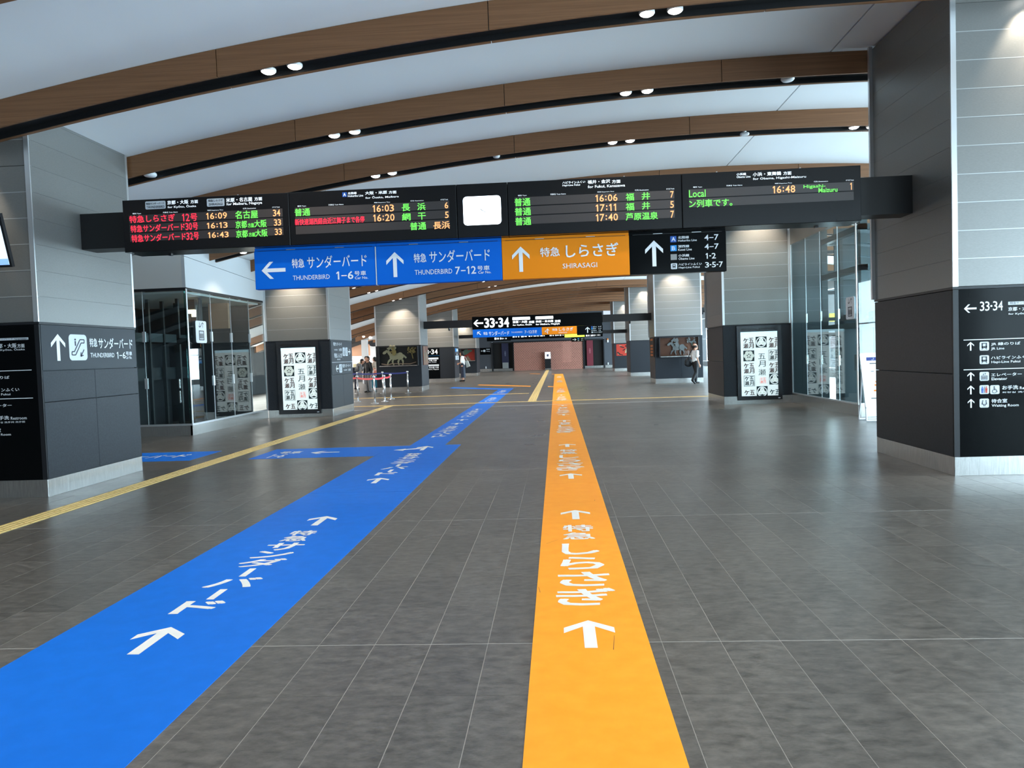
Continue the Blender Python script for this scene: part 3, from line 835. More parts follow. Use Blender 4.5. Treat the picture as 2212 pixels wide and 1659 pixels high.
for f in FRONTS:
    if f < 0: continue
    seen = f > 8
    for pi, (xa, xb, side) in enumerate(PAIRS):
        wash = (pi in (0, 3)) and any(0 < c-f < 1.1 for c in COLY)
        for q, x in enumerate((xa, xb)):
            z = ztop(x)-FACE_H+(.022 if f < 22 else .032 if f < 40 else .06)
            if seen:
                t = thing('downlight', '%s lamp of the %s pair of round downlights in the %s beam' % (('left', 'right')[q], side, ORD[vis]), 'downlight', (x, f+.185, z), 'downlights in the arched beams')
            else:
                t = link('lamp', LENS, BEAMS[f], None); t.location = (x, f+.185, z)
            if seen: link('rim', RIM, t, (0, 0, 0)); link('lens', LENS, t, (0, 0, 0))
            if wash: spot('wall_washer', (0, 0, -.03), 200 if f < 15 else 300 if f < 30 else 420, 78, .55, (1.0, .86, .68), t, (0, .42, -1))
            elif q == 0 and f < 72: spot('downlight_beam', (0, 0, -.03), (310 if f < 7 else 250) if f < 25 else 480, 110, .8, (1.0, .90, .78), t)
    if seen: vis += 1

def ceiling_disc(name, label, cat, x, y, z, r=.085, h=.05, dome=False):
    mb = MB()
    mb.lathe((x, y, z), [(r*.9, h), (r, h*.7), (r, .01), (r*.8, -.012), (r*.2, -.016)] if not dome else [(r, h), (r*.95, 0), (r*.8, -r*.5), (r*.4, -r*.8)], 20)
    return tag(mb.build(name, 'plastic_white', None, True), label, cat)
ceiling_disc('ceiling_speaker', 'round white ceiling speaker unlit in the second beam beside the left pillar', 'speaker', -6.42, 11.57+.2, ztop(-6.42)-FACE_H+.02, .1)
ceiling_disc('ceiling_speaker', 'round white ceiling speaker unlit in the second beam near the right pillar', 'speaker', 3.64, 11.57+.2, ztop(3.64)-FACE_H+.02, .1)
ceiling_disc('smoke_detector', 'small white smoke detector under the middle of the third beam', 'detector', -1.03, 14.27+.2, ztop(-1.03)-FACE_H+.02, .07)
def camera_thing(x, y, z, label, s=1.0):
    t = thing('security_camera', label, 'camera', (x, y, z))
    MB().cyl((x, y, z), (x, y, z-.05*s), .035*s, n=12).build('mount', 'plastic_white', t, True)
    MB().capsule((x-.05*s, y, z-.075*s), (x+.05*s, y-.02, z-.075*s), .038*s, .034*s, 10).build('body', 'plastic_white', t, True)
    MB().cyl((x-.086*s, y+.007, z-.075*s), (x-.098*s, y+.009, z-.075*s), .024*s, n=10).build('lens', 'black_plastic', t, True)
camera_thing(3.66, 14.27+.2, ztop(3.66)-FACE_H+.06, 'small white security camera under the third beam at the right')

# ================================================================ COLUMNS
DADO = 2.28; ROW = 0.333; KICK = 0.23
def column(x0, x1, y0, y1, left, label, front_dado=True, side_dado=(), front_joints=(), row_n=11):
    t = thing('pillar', label, 'pillar', ((x0+x1)/2, (y0+y1)/2, 0), 'panelled pillars along the hall')
    # core follows the arch at its top
    a, b = ztop(x0)-.004, ztop(x1)-.004
    core = MB(); i = .05
    core.add([(x0+i,y0+i,0),(x1-i,y0+i,0),(x1-i,y1-i,0),(x0+i,y1-i,0),(x0+i,y0+i,a-.03),(x1-i,y0+i,b-.03),(x1-i,y1-i,b-.03),(x0+i,y1-i,a-.03)],
             [(0,3,2,1),(4,5,6,7),(0,1,5,4),(1,2,6,5),(2,3,7,6),(3,0,4,7)])
    core.v = [(p[0], p[1], max(p[2], DADO-.02)) for p in core.v]; core.build('core', 'panel_metal', t)
    MB().box(x0+i, x1-i, y0+i, y1-.004, 0, DADO-.02).build('lower_core', 'dado', t)
    pf = plane_map('y', y0); inner = x1 if left else x0; outer = x0 if left else x1
    ps = plane_map('x+' if left else 'x-', inner); po = plane_map('x-' if left else 'x+', outer)
    tw = .065
    for r in range(row_n):
        z0 = DADO+.0+r*ROW; z1 = z0+ROW-.003
        q = clip_top(rc(x0+tw, z0, x1-tw, z1), a, x0, b, x1)
        if len(q) > 2:
            m = MB(); panel_poly(m, pf, q, -.045, 0, .005); m.build('panel', 'panel_metal', t)
            if r and len(q) == 4: MB().box(x0+tw, x1-tw, y0-.0015, y0+.03, z0-.007, z0+.003).build('seam_strip', 'seam_metal', t)
        zi = min(z1, (b if left else a))
        if zi-z0 > .03:
            m = MB(); panel_poly(m, ps, rc(y0+.012, z0-.002, y1-.012, zi), -.05, 0, .0012); m.build('panel', 'panel_metal', t)
        zo = min(z1, (a if left else b))
        if zo-z0 > .03 and y0 > 15:
            m = MB(); panel_poly(m, po, rc(y0+.012, z0, y1-.012, zo), -.05, 0, .003); m.build('panel', 'panel_metal', t)
    for xa, xb in ((x0, x0+tw), (x1-tw, x1)):
        zt = min(ztop(xa), ztop(xb))-.006
        MB().box(xa+.001, xb-.001, y0-.006, y0+.04, DADO, zt).build('corner_trim', 'trim_metal', t)
    zt = ztop(inner)-.006
    MB().box(inner-(.05 if left else -.004), inner+(.004 if left else -.05), y1-.045, y1+.003, DADO, zt).build('corner_trim', 'trim_metal', t)
    # dark lower cladding
    if front_dado:
        js = [x0+.004]+list(front_joints)+[x1-.004]
        for u0, u1 in zip(js[:-1], js[1:]):
            m = MB(); panel_poly(m, pf, rc(u0+.003, KICK+.003, u1-.003, DADO-.035), -.05, 0, .004); m.build('cladding_panel', 'dado', t)
    for u0, v0, u1, v1 in (side_dado or [(y0+.004, KICK, y1-.004, DADO-.035)]):
        m = MB(); panel_poly(m, ps, rc(u0+.003, v0+.003, u1-.003, v1-.003), -.05, 0, .004); m.build('cladding_panel', 'dado', t)
    m = MB(); panel_poly(m, po, rc(y0+.004, KICK, y1-.004, DADO-.035), -.05, 0, .004); m.build('cladding_panel', 'dado', t)
    MB().box(x0-.004, x1+.004, y0-.006, y1+.004, DADO-.032, DADO-.003).build('cap_rail', 'dado_frame', t)
    xs = [x0, x0+(x1-x0)*.5, x1]
    for u0, u1 in zip(xs[:-1], xs[1:]):
        m = MB(); panel_poly(m, pf, rc(u0+.001, 0, u1-.001, KICK), -.05, -.004, .002); m.build('kick_plate', 'stainless', t)
    for pm in (ps, po):
        m = MB(); panel_poly(m, pm, rc(y0+.4, 0, y1-.002, KICK), -.05, -.004, .002); m.build('kick_plate', 'stainless', t)
        m = MB(); panel_poly(m, pm, rc(y0-.001, 0, y0+.398, KICK), -.05, -.004, .002); m.build('kick_plate', 'stainless', t)
    return t
sA = [(9.284, KICK, 10.395, 1.232), (10.395, KICK, 11.5, 1.232), (9.284, 1.232, 10.395, 1.645), (10.395, 1.232, 11.5, 1.645)]
column(-8.75, LX, 9.28, 11.50, True, 'nearest pillar on the left, grey panels over dark cladding with a sign on its inner side', front_dado=False, side_dado=sA)
column(RX, 6.87, 9.28, 11.48, False, 'nearest pillar on the right, grey panels over a black directory sign', front_dado=False, side_dado=[(9.284, KICK, 11.476, 1.235), (9.284, 1.235, 11.476, DADO-.035)])
column(-8.60, LX, 21.72, 24.02, True, 'second pillar on the left, with a lit portrait screen beside the glass lift', side_dado=[(21.73, KICK, 22.9, 1.22), (22.9, KICK, 24.01, 1.22)])
column(4.77, 6.70, 21.75, 24.02, False, 'second pillar on the right, with a lit portrait screen beside the glass lift', side_dado=[(21.76, KICK, 24.01, 1.24), (21.76, 1.24, 24.01, DADO-.035)], front_joints=(5.15, 6.40))
column(-8.90, LX, 36.5, 38.5, True, 'third pillar on the left, with a glazed case of a pale horse figure', front_dado=True)
column(4.757, 7.04, 36.5, 38.5, False, 'third pillar on the right, with a glazed case on brown, where the man walks', front_joints=(6.0,))
column(-8.80, LX, 48.55, 50.8, True, 'fourth pillar on the left, behind the standing woman, with a black number sign')
column(4.72, 6.5, 48.3, 50.7, False, 'fourth pillar on the right, plain dark cladding under grey panels', front_joints=())
column(-8.70, -6.55, 61.3, 63.6, True, 'fifth pillar on the left, with a dark red picture case behind the woman')
column(4.70, 6.5, 61.2, 63.6, False, 'fifth pillar on the right, with a red picture on its dark base')

# ================================================================ END WALL, SIDE WALLS, FACADE
wf = struct(MB().box(-16, -6.55, 76.0, 76.4, 0, 4.6).box(4.85, 14.2, 76.0, 76.4, 0, 4.9).box(-6.55, 4.85, 76.0, 76.4, 2.95, 6.0).box(-6.55, 4.85, 77.2, 77.4, 0, 3).build('wall_far', 'slate_wall'))
struct(MB().box(-16, -6.6, 75.96, 76.0, 0, .26).box(4.9, 14.2, 75.96, 76.0, 0, .26).build('baseboard_far', 'stainless'))
struct(MB().box(-16.3, -16.0, -14.4, 77, 0, 3.4).build('wall_left', 'grey_wall'))
wr = struct(MB().box(13.9, 14.2, -14.4, 77, 0, .35).box(13.9, 14.2, -14.4, 77, 4.5, 5.6).build('wall_right', 'white_fascia'))
struct(MB().box(-16, -6.5, -14.6, -14.3, 0, 4.6).box(-6.5, 13.9, -14.6, -14.3, 5.3, 6.3).box(13.0, 14.2, -14.6, -14.3, 0, 5.3).build('wall_back', 'grey_wall'))
wi = 1
for k in range(15):
    y0 = -14.2+k*6.05; y1 = y0+6.05
    w = struct(MB().box(13.95, 14.12, y0, y0+.1, .35, 4.5).box(13.95, 14.12, y0+3.0, y0+3.06, .35, 4.5).box(13.95, 14.12, y0, y1, .35, .42).box(13.95, 14.12, y0, y1, 4.42, 4.5).box(13.97, 14.1, y0, y1, 2.5, 2.55).build('window_%d' % wi, 'rail_white'))
    MB().box(14.03, 14.04, y0+.1, y1, .42, 4.42).build('pane', 'glass', w); wi += 1
for k in range(5):
    x0 = -6.5+k*3.9
    w = struct(MB().box(x0, x0+.1, -14.5, -14.35, 0, 5.3).box(x0, x0+3.9, -14.5, -14.35, 2.5, 2.58).box(x0, x0+3.9, -14.5, -14.35, 0, .08).build('window_%d' % wi, 'rail_white'))
    MB().box(x0+.1, x0+3.9, -14.44, -14.43, .08, 5.3).build('pane', 'glass', w); wi += 1
# dark lintel band under the aisle ceilings far down each side
struct(MB().box(-16, -8.9, 52.0, 52.5, 3.42, 4.6).build('trim_4', 'dark_wall'))
struct(MB().box(7.0, 13.9, 74.5, 75.0, 3.3, 5.6).build('trim_5', 'dark_wall'))

# ================================================================ HANGING DEPARTURE BOARDS
py = plane_map('y', 9.9)
sb = thing('sign_beam', 'long black crossbeam between the two nearest pillars carrying the departure boards', 'beam', (-.94, 10.43, 3.35))
MB().box(LX+.003, -5.60, 10.25, 10.60, 3.335, 3.832).build('left_arm', 'arm_black', sb)
MB().box(3.75, RX-.003, 10.25, 10.60, 3.335, 3.832).build('right_arm', 'arm_black', sb)
MB().box(-5.60, 3.75, 10.33, 10.56, 3.36, 3.80).build('middle_span', 'arm_black', sb)
BT, BB = 3.914, 3.213
def cabinet(t, x0, x1, z0=BB, z1=BT, y0=9.9, y1=10.325, m='board_black'):
    mb = MB(); panel_poly(mb, plane_map('y', y0), rc(x0+.003, z0, x1-.003, z1), -(y1-y0), 0, .006)
    mb.add([(x0+.003,y1,z0),(x1-.003,y1,z0),(x1-.003,y1,z1),(x0+.003,y1,z1)], [(3,2,1,0)])
    return mb.build('housing', m, t)
def board(x0, x1, label, head, rows, rx0, rx1, bottoms=True):
    t = thing('departure_board', label, 'departure board', ((x0+x1)/2, 10.1, BB), 'departure boards on the crossbeam')
    cabinet(t, x0, x1)
    draw(TXT[head], py, .002, .0015, None, t, white='lit_white')
    for k, nm in enumerate(rows):
        zt = 3.708-.1225*k
        mb = MB(); plate_box(mb, py, rx0, zt-.108, rx1, zt, -.002, .0015); r = mb.build('led_row', 'led_row', t)
        if nm: draw(TXT[nm], py, .002, .0015, None, r)
    for q in (.25, .72):
        x = x0+(x1-x0)*q; MB().box(x-.10, x+.10, 10.02, 10.06, BT-.001, BT+.012).box(x-.10, x-.085, 10.0, 10.02, BT, BT+.03).build('hanger_clip', 'trim_metal', t)
    for q in (.2, .8): MB().box(x0+(x1-x0)*q-.02, x0+(x1-x0)*q+.02, 10.22, 10.28, BB-.018, BB+.001).build('cable_gland', 'black_plastic', t)
    return t
board(-5.815, -3.508, 'leftmost departure board, three rows of red train names, board for platforms 33 and 34', 'board1_head', ['board1_r1', 'board1_r2', 'board1_r3'], -5.726, -3.60)
board(-3.508, -1.251, 'departure board left of the clock, with one red row between green ones', 'board2_head', ['board2_r1', 'board2_r2', 'board2_r3'], -3.43, -1.351)
board(-.577, 1.69, 'departure board right of the clock, three rows all starting with green characters', 'board3_head', ['board3_r1', 'board3_r2', 'board3_r3'], -.484, 1.592)
board(1.69, 3.957, 'rightmost departure board, with only two lit rows in green', 'board4_head', ['board4_r1', 'board4_r2'], 1.779, 3.862)
ck = thing('clock', 'white glowing rounded square clock in a black cabinet between the departure boards', 'clock', (-.914, 10.1, BB))
cabinet(ck, -1.251, -.577)
q = rrect(.13, 1.33); m = MB(); put(m, py, .004, q, [tuple(range(len(q)))], -1.166, 3.372, -.667, 3.747); m.prism([py(-1.166+.499*a, 3.372+.375*b, .004) for a, b in q], (0, .006, 0)); m.build('dial', 'clock_face', ck)
m = MB(); pts = [(-.950, 3.588), (-.944, 3.572), (-.869, 3.528), (-.873, 3.540)]; m.poly([py(a, b, .009) for a, b in pts]); m.build('hand', 'dark', ck)

# direction signs below the boards
ps_ = plane_map('y', 10.0)
def direction_sign(x0, x1, color, label, key, arrow, split):
    t = thing('direction_sign', label, 'sign', ((x0+x1)/2, 10.06, 2.65), 'direction signs under the boards')
    panel = MB(); panel_poly(panel, ps_, rc(x0+.002, 2.65, x1-.002, 3.165), -.12, 0, .004)
    panel.add([(x0+.002,10.12,2.65),(x1-.002,10.12,2.65),(x1-.002,10.12,3.165),(x0+.002,10.12,3.165)], [(3,2,1,0)])
    panel.build('panel', color, t)
    MB().box(x0+.002, x1-.002, 10.03, 10.12, 3.168, 3.209).build('header', color, t)
    MB().box(x0+.05, x1-.05, 10.012, 10.04, 3.158, 3.172).build('top_groove', 'channel_black', t)
    for q in (.3, .7): MB().box(x0+(x1-x0)*q-.06, x0+(x1-x0)*q+.06, 10.015, 10.03, 3.166, 3.178).build('hanger_clip', 'trim_metal', t)
    a = MB(); put(a, ps_, .004, ARROWS[arrow[0]], [tuple(range(9))], *arrow[1:]); a.build('arrow', 'white', t)
    draw(TXT[key], ps_, .0025, .0015, None, t)
    if split: MB().box(x1-.012, x1-.001, 9.995, 10.1, 2.648, 3.16).build('edge_strip', 'plate', t)
direction_sign(-4.06, -2.38, 'sign_blue', 'blue hanging sign with a left arrow, leftmost of the four under the boards', 'sign1', ('arrow_left', -3.962, 2.787, -3.63, 3.018), True)
direction_sign(-2.38, -.684, 'sign_blue', 'blue hanging sign with an upward arrow, second of the four under the boards', 'sign2', ('arrow_up', -2.244, 2.743, -2.009, 3.078), False)
direction_sign(-.684, 1.005, 'sign_orange', 'orange hanging sign with an upward arrow under the departure boards', 'sign3', ('arrow_up', -.548, 2.745, -.314, 3.08), False)
direction_sign(1.005, 2.265, 'sign_black', 'black hanging sign listing four lines and platforms under the departure boards', 'sign4', ('arrow_up', 1.21, 2.746, 1.444, 3.085), False)

# ================================================================ SIGNS ON THE NEAREST PILLARS
pl = plane_map('x+', LX)
t = thing('pillar_sign', 'slate grey sign with an escalator pictogram on the inner side of the nearest left pillar', 'sign', (LX, 10.39, 1.65))
m = MB(); plate_box(m, pl, 9.30, 1.652, 11.47, 2.243, -.02, .004); m.build('panel', 'sign_grey', t)
draw(TXT['colA_left_side'], pl, .0065, .0015, None, t)
pfn = plane_map('y', 9.28)
t = thing('pillar_sign', 'tall black directory sign on the nearest left pillar, cut by the picture edge', 'sign', (-7.7, 9.28, .24))
m = MB(); plate_box(m, pfn, -8.745, KICK+.003, -6.71, 2.243, -.02, .004); m.build('panel', 'sign_black', t)
MB().box(-6.708, LX, 9.276, 9.30, KICK+.003, 2.243).build('edge_strip', 'dado_frame', t)
draw(TXT['colA_left_front'], pfn, .0065, .0015, None, t)
t = thing('pillar_sign', 'tall black directory sign on the front of the nearest right pillar', 'sign', (5.8, 9.28, .24))
m = MB(); plate_box(m, pfn, 4.825, KICK+.003, 6.86, 2.243, -.02, .004); m.build('panel', 'sign_black', t)
MB().box(RX, 4.822, 9.276, 9.30, KICK+.003, 2.243).build('edge_strip', 'dado_frame', t)
draw(TXT['colA_right_front'], pfn, .0065, .0015, None, t)
# sign on the inner side of the second left pillar
t = thing('pillar_sign', 'small slate sign in two fields on the inner side of the second left pillar', 'sign', (LX, 22.9, 1.2))
m = MB(); plate_box(m, pl, 21.76, 1.225, 24.0, 2.243, -.02, .006); m.build('panel', 'sign_grey', t)
it = [('white', 'line', 21.77, 1.586, 24.0, 1.602, 0), ('white', '特急サンダーバード', 21.98, 2.09, 22.85, 2.20, .01), ('white', 'THUNDERBIRD', 22.03, 1.95, 22.4, 1.99, 0), ('white', '1–6号車', 22.52, 1.93, 22.84, 2.02, .01),
      ('white', '特急しらさぎ', 22.03, 1.73, 22.87, 1.87, .01), ('white', 'SHIRASAGI', 22.3, 1.66, 22.65, 1.70, 0), ('plate', '□', 22.94, 1.78, 23.19, 2.05, 0), ('plate', '□', 23.24, 1.78, 23.5, 2.05, 0),
      ('dark', 'elevator', 22.99, 1.81, 23.14, 2.02, 0), ('dark', 'escalator', 23.28, 1.81, 23.46, 2.02, 0), ('white', 'arrow_right', 23.54, 1.83, 23.80, 2.0, 0), ('white', 'line', 22.93, 1.62, 22.945, 1.78, 0),
      ('white', 'arrow_left', 22.15, 1.30, 22.42, 1.50, 0), ('plate', '□', 22.5, 1.27, 22.8, 1.53, 0), ('dark', 'escalator', 22.55, 1.30, 22.75, 1.50, 0), ('white', '特急サンダーバード', 22.84, 1.42, 23.75, 1.53, .01),
      ('white', 'THUNDERBIRD', 22.95, 1.32, 23.35, 1.36, 0), ('white', '1–6号車', 23.45, 1.30, 23.75, 1.38, .01)]
draw(it, pl, .01, .003, None, t)

# wall monitor at the left picture edge: hangs from the pillar front, face tilted down
t = thing('monitor', 'flat screen monitor tilted downward at the left picture edge on the nearest pillar', 'monitor', (-7.4, 9.15, 2.98))
def tilt(u, v, d): # u: x, v: 0..1 up the face
    a = Vector((u, 9.15, 2.975)); b = Vector((u, 8.98, 3.62)); n = Vector((0, -.967, -.255))
    return tuple(a+(b-a)*v+n*d)
m = MB(); plate_box(m, tilt, -8.0, 0, -6.855, 1, -.05, 0); m.build('bezel', 'black_plastic', t)
m = MB(); plate_box(m, tilt, -7.98, .045, -6.885, .975, 0, .003); m.build('screen', 'tv_glow', t)
m = MB(); plate_box(m, tilt, -7.98, .045, -6.885, .16, .003, .005); m.build('caption_bar', 'tv_blue', t)
MB().box(-7.5, -7.3, 9.12, 9.272, 3.25, 3.4).build('bracket', 'black_plastic', t)

# ================================================================ PORTRAIT SCREENS ON THE SECOND PILLARS
def portrait_screen(y, x0, x1, z0, z1, sx0, sx1, sz0, sz1, label):
    pm = plane_map('y', y)
    t = thing('display_screen', label, 'screen', ((x0+x1)/2, y, z0), 'portrait display screens on pillars')
    m = MB(); plate_box(m, pm, x0, z0, x1, z1, .009, .05); m.build('housing', 'screen_dark', t)
    m = MB(); plate_box(m, pm, x0+.13, z1-.13, x0+.55, z1-.075, .05, .056); plate_box(m, pm, x1-.62, z1-.13, x1-.22, z1-.075, .05, .056); m.build('speaker_grille', 'channel_black', t)
    m = MB(); plate_box(m, pm, sx0, sz0, sx1, sz1, .05, .054); scr = m.build('screen', 'screen_paper', t)
    m = MB(); plate_box(m, pm, sx0, sz1-.075, sx1, sz1, .054, .0555); m.build('sky_band', 'screen_top', scr)
    m = MB(); plate_box(m, pm, x1-.12, z0+.035, x1-.06, z0+.055, .05, .053); m.build('maker_plate', 'plate', t)
    W = sx1-sx0; H = sz1-sz0
    U = lambda a: sx0+a*W
    V = lambda b: sz1-b*H          # b measured downwards
    rule = MB()
    for a in (.385, .735):
        m = MB(); m.add([pm(U(a-.004), V(.06), .056), pm(U(a+.004), V(.06), .056), pm(U(a+.004), V(1), .056), pm(U(a-.004), V(1), .056)], [(0,1,2,3)]); m.build('rule_line', 'screen_rule', scr)
    def P(mb, d, pts): mb.poly([pm(a, b, d) for a, b in pts])
    def clipped(pts): return [(min(max(a, sx0), sx1), min(max(b, sz0), sz1)) for a, b in pts]
    def sq(mb, d, ca, cb, h):        # square of half size h*W
        P(mb, d, clipped([(U(ca)-h*W, V(cb)-h*W), (U(ca)+h*W, V(cb)-h*W), (U(ca)+h*W, V(cb)+h*W), (U(ca)-h*W, V(cb)+h*W)]))
    def di(mb, d, ca, cb, r, ox=0, oy=0, n=20):
        P(mb, d, clipped([(U(ca)+ox*W+r*W*math.cos(2*PI*i/n), V(cb)+oy*W+r*W*math.sin(2*PI*i/n)) for i in range(n)]))
    def crest(ca, cb):               # ring holding three round leaves
        ink, paper, rule = MB(), MB(), MB()
        sq(ink, .056, ca, cb, .15); di(paper, .0575, ca, cb, .142); di(ink, .059, ca, cb, .118)
        for k in range(3):
            a = PI/2+k*2*PI/3; di(paper, .0605+.0003*k, ca, cb, .058, .055*math.cos(a), .055*math.sin(a))
            di(rule, .062, ca, cb, .030, .055*math.cos(a), .055*math.sin(a))
        combine([(ink, 'screen_ink'), (paper, 'screen_paper'), (rule, 'screen_rule')], 'crest', scr)
    def bloom(ca, cb):               # six-petalled flower
        ink, rule = MB(), MB(); sq(ink, .056, ca, cb, .15)
        for k in range(6):
            a = k*PI/3; di(rule, .0573+.0002*k, ca, cb, .062, .082*math.cos(a), .082*math.sin(a))
        di(rule, .0587, ca, cb, .085)
        for k in range(5):
            a = PI/2+k*2*PI/5; di(ink, .060, ca, cb, .017, .045*math.cos(a), .045*math.sin(a), 8)
        combine([(ink, 'screen_ink'), (rule, 'screen_rule')], 'flower_crest', scr)
    def chars(mb, ca, cb, h, inks, d=.0575):
        for s, da, db in inks:
            a0 = U(ca+da*h)-h*.46*W; a1 = U(ca+da*h)+h*.46*W; b0 = V(cb)-db*h*W-h*.46*W; b1 = V(cb)-db*h*W+h*.46*W
            if a0 > sx1-.02: continue
            vs, fs = glyphs(s, .03)
            mb.add([pm(min(a0+(a1-a0)*x, sx1), b0+(b1-b0)*y_, d+(z_[0] if z_ else 0)) for x, y_, *z_ in vs], fs)
    def block(ca, cb, h, inks, m_='screen_brown'):
        m = MB(); chars(m, ca, cb, h, inks); m.build('character_print', m_, scr)
    four = [('五', .5, -.5), ('月', .5, .5), ('ヶ', -.5, -.5), ('瀬', -.5, .5)]
    def seal(ca, cb, m_, h=.15):
        mb = MB()
        for (e0, e1, e2, e3) in ((-1, -1, 1, -.93), (-1, .93, 1, 1), (-1, -1, -.93, 1), (.93, -1, 1, 1)):
            P(mb, .0565, clipped([(U(ca)+e0*h*W, V(cb)+e1*h*W), (U(ca)+e2*h*W, V(cb)+e1*h*W), (U(ca)+e2*h*W, V(cb)+e3*h*W), (U(ca)+e0*h*W, V(cb)+e3*h*W)]))
        chars(mb, ca, cb, h*.88, four); mb.build('seal_print', m_, scr)
    L, C, R = .215, .56, .91
    half = [('五', .5, -.25), ('ヶ', -.5, -.25)]
    for a_, b_ in ((L, .175), (L, .567), (R, .175), (R, .567)): block(a_, b_, .15, four)
    block(L, .965, .15, half); block(R, .965, .15, half, 'screen_ink')
    crest(C, .163); crest(R, .745); crest(C, .935)
    bloom(L, .372); seal(L, .763, 'screen_ink'); seal(R, .372, 'screen_ink'); seal(C+.03, .762, 'screen_red', .085)
    ink = MB()
    for s, b, h in (('五', .385, .075), ('月', .50, .085), ('瀬', .635, .085)):
        text(ink, pm, .0575, s, U(.47), V(b)-h*W, U(.47+.20), V(b)+h*W, .0)
    text(ink, pm, .0575, 'ヶ', U(.53), V(.57)-.015*W, U(.57), V(.57)+.015*W, .0)
    ink.build('brush_lettering', 'screen_ink', scr)
portrait_screen(21.72, -8.26, -6.99, .105, 2.25, -8.122, -7.09, .235, 2.065, 'lit portrait screen with brown characters and black crests on the second left pillar')
portrait_screen(21.75, 5.15, 6.40, .115, 2.24, 5.256, 6.282, .232, 2.063, 'lit portrait screen with brown characters and black crests on the second right pillar')

# ================================================================ GLASS LIFT ENCLOSURES
def lift_left():
    X = -8.60; Y0_, Y1_ = 17.07, 21.70
    t = thing('glass_enclosure', 'dark glass lift enclosure with white upper walls between the two left pillars', 'lift enclosure', (X-1.6, 19.4, 0))
    px = plane_map('x+', X); pf = plane_map('y', Y0_)
    XL = -12.4
    ys = [Y0_+.04, 18.29, 19.43, 20.615, Y1_-.02]
    for a, b in zip(ys[:-1], ys[1:]): MB().box(X-.014, X-.002, a+.004, b-.004, .27, 3.42).build('glass_pane', 'glass', t)
    xs = [X-.04, -9.665, -10.8, XL]
    for a, b in zip(xs[:-1], xs[1:]): MB().box(b+.004, a-.004, Y0_+.002, Y0_+.014, .27, 3.42).build('glass_pane', 'glass', t)
    MB().box(X-.06, X-.003, Y0_+.003, Y0_+.012, .27, 3.42).build('corner_glass', 'glass_edge', t)
    MB().box(X-.012, X+.004, Y0_-.004, Y0_+.05, .24, 3.45).build('corner_post', 'trim_metal', t)
    MB().box(X-.03, X+.004, Y1_-.03, Y1_+.015, .24, 3.5).build('corner_post', 'trim_metal', t)
    MB().box(X-.05, X+.003, Y0_, Y1_, .235, .28).box(XL, X+.003, Y0_-.003, Y0_+.05, .235, .28).build('bottom_rail', 'trim_metal', t)
    MB().box(X-.06, X+.003, Y0_, Y1_, 3.415, 3.475).box(XL, X+.003, Y0_-.003, Y0_+.06, 3.415, 3.475).build('top_rail', 'dado_frame', t)
    for a, b in ((Y0_, 19.45), (19.456, Y1_)): MB().box(X-.05, X, a, b, 0, .235).build('kick_plate', 'stainless', t)
    MB().box(XL, X-.004, Y0_, Y0_+.05, 0, .235).build('kick_plate', 'stainless', t)
    # fascia above the glass: sloping seam splits it in two pieces
    za = ztop(X)-.02
    lo = [(Y0_, 3.478), (Y1_+.02, 3.478), (Y1_+.02, 3.985), (Y0_, 4.20)]; hi = [(Y0_, 4.21), (Y1_+.02, 3.995), (Y1_+.02, za), (Y0_, za)]
    for q in (lo, hi): MB().prism([px(a, b, 0) for a, b in q], (-.08, 0, 0)).build('fascia_panel', 'white_fascia', t)
    zl = ztop(XL)-.02
    for q in ([(XL, 3.478), (-10.45, 3.478), (-10.45, ztop(-10.45)-.02), (XL, zl)], [(-10.444, 3.478), (X-.082, 3.478), (X-.082, za-.01), (-10.444, ztop(-10.444)-.03)]):
        MB().prism([pf(a, b, 0) for a, b in q], (0, .08, 0)).build('fascia_panel', 'fascia_beige', t)
    # clamps on the glass joints
    for y in ys[1:-1]:
        for z in (1.13, 2.23):
            MB().box(X-.03, X+.014, y-.035, y+.035, z, z+.245).build('glass_clamp', 'trim_metal', t)
    for z in (1.13, 2.23): MB().box(-9.70, -9.63, Y0_-.014, Y0_+.03, z, z+.245).build('glass_clamp', 'trim_metal', t)
    for y in ys[1:-1]: MB().box(X-.012, X+.001, y-.006, y+.006, .28, 3.42).build('joint_strip', 'trim_metal', t)
    MB().box(-9.671, -9.659, Y0_-.001, Y0_+.012, .28, 3.42).build('joint_strip', 'trim_metal', t)
    MB().cyl((X+.012, 17.75, .27), (X+.012, 17.75, 2.1), .0).v if False else None
    for z0, z1 in ((.78, 1.06), (1.12, 1.34)): MB().box(-8.86, -8.835, Y0_-.05, Y0_-.02, z0, z1).box(-8.855, -8.84, Y0_-.02, Y0_+.002, z0+.03, z0+.05).box(-8.855, -8.84, Y0_-.02, Y0_+.002, z1-.05, z1-.03).build('handle', 'stainless', t)
    return t
lift_left()
t = thing('lift_shaft', 'dark lift shaft with black door jambs inside the left glass enclosure', 'lift', (-10.6, 19.6, 0))
MB().box(-12.4, -9.05, 21.6, 21.68, 0, 3.45).box(-12.5, -12.4, 17.1, 21.68, 0, 3.45).build('back_wall', 'dark_wall', t)
MB().box(-12.4, -8.72, 17.2, 21.6, 3.36, 3.41).build('ceiling_plate', 'fascia_beige', t)
for y in (17.7, 18.4, 19.1, 19.8, 20.5): MB().box(-10.35, -10.27, y, y+.07, 0, 3.355).build('guide_post', 'steel_dark', t)
MB().box(-10.4, -10.3, 17.6, 20.7, 2.28, 2.5).build('lintel', 'steel_teal', t)
MB().box(-10.42, -10.37, 17.62, 20.6, 1.30, 1.62).build('mid_rail', 'steel_dark', t)
MB().box(-11.0, -10.95, 17.62, 20.6, .02, 2.28).build('door_leaf', 'dark_wall', t)
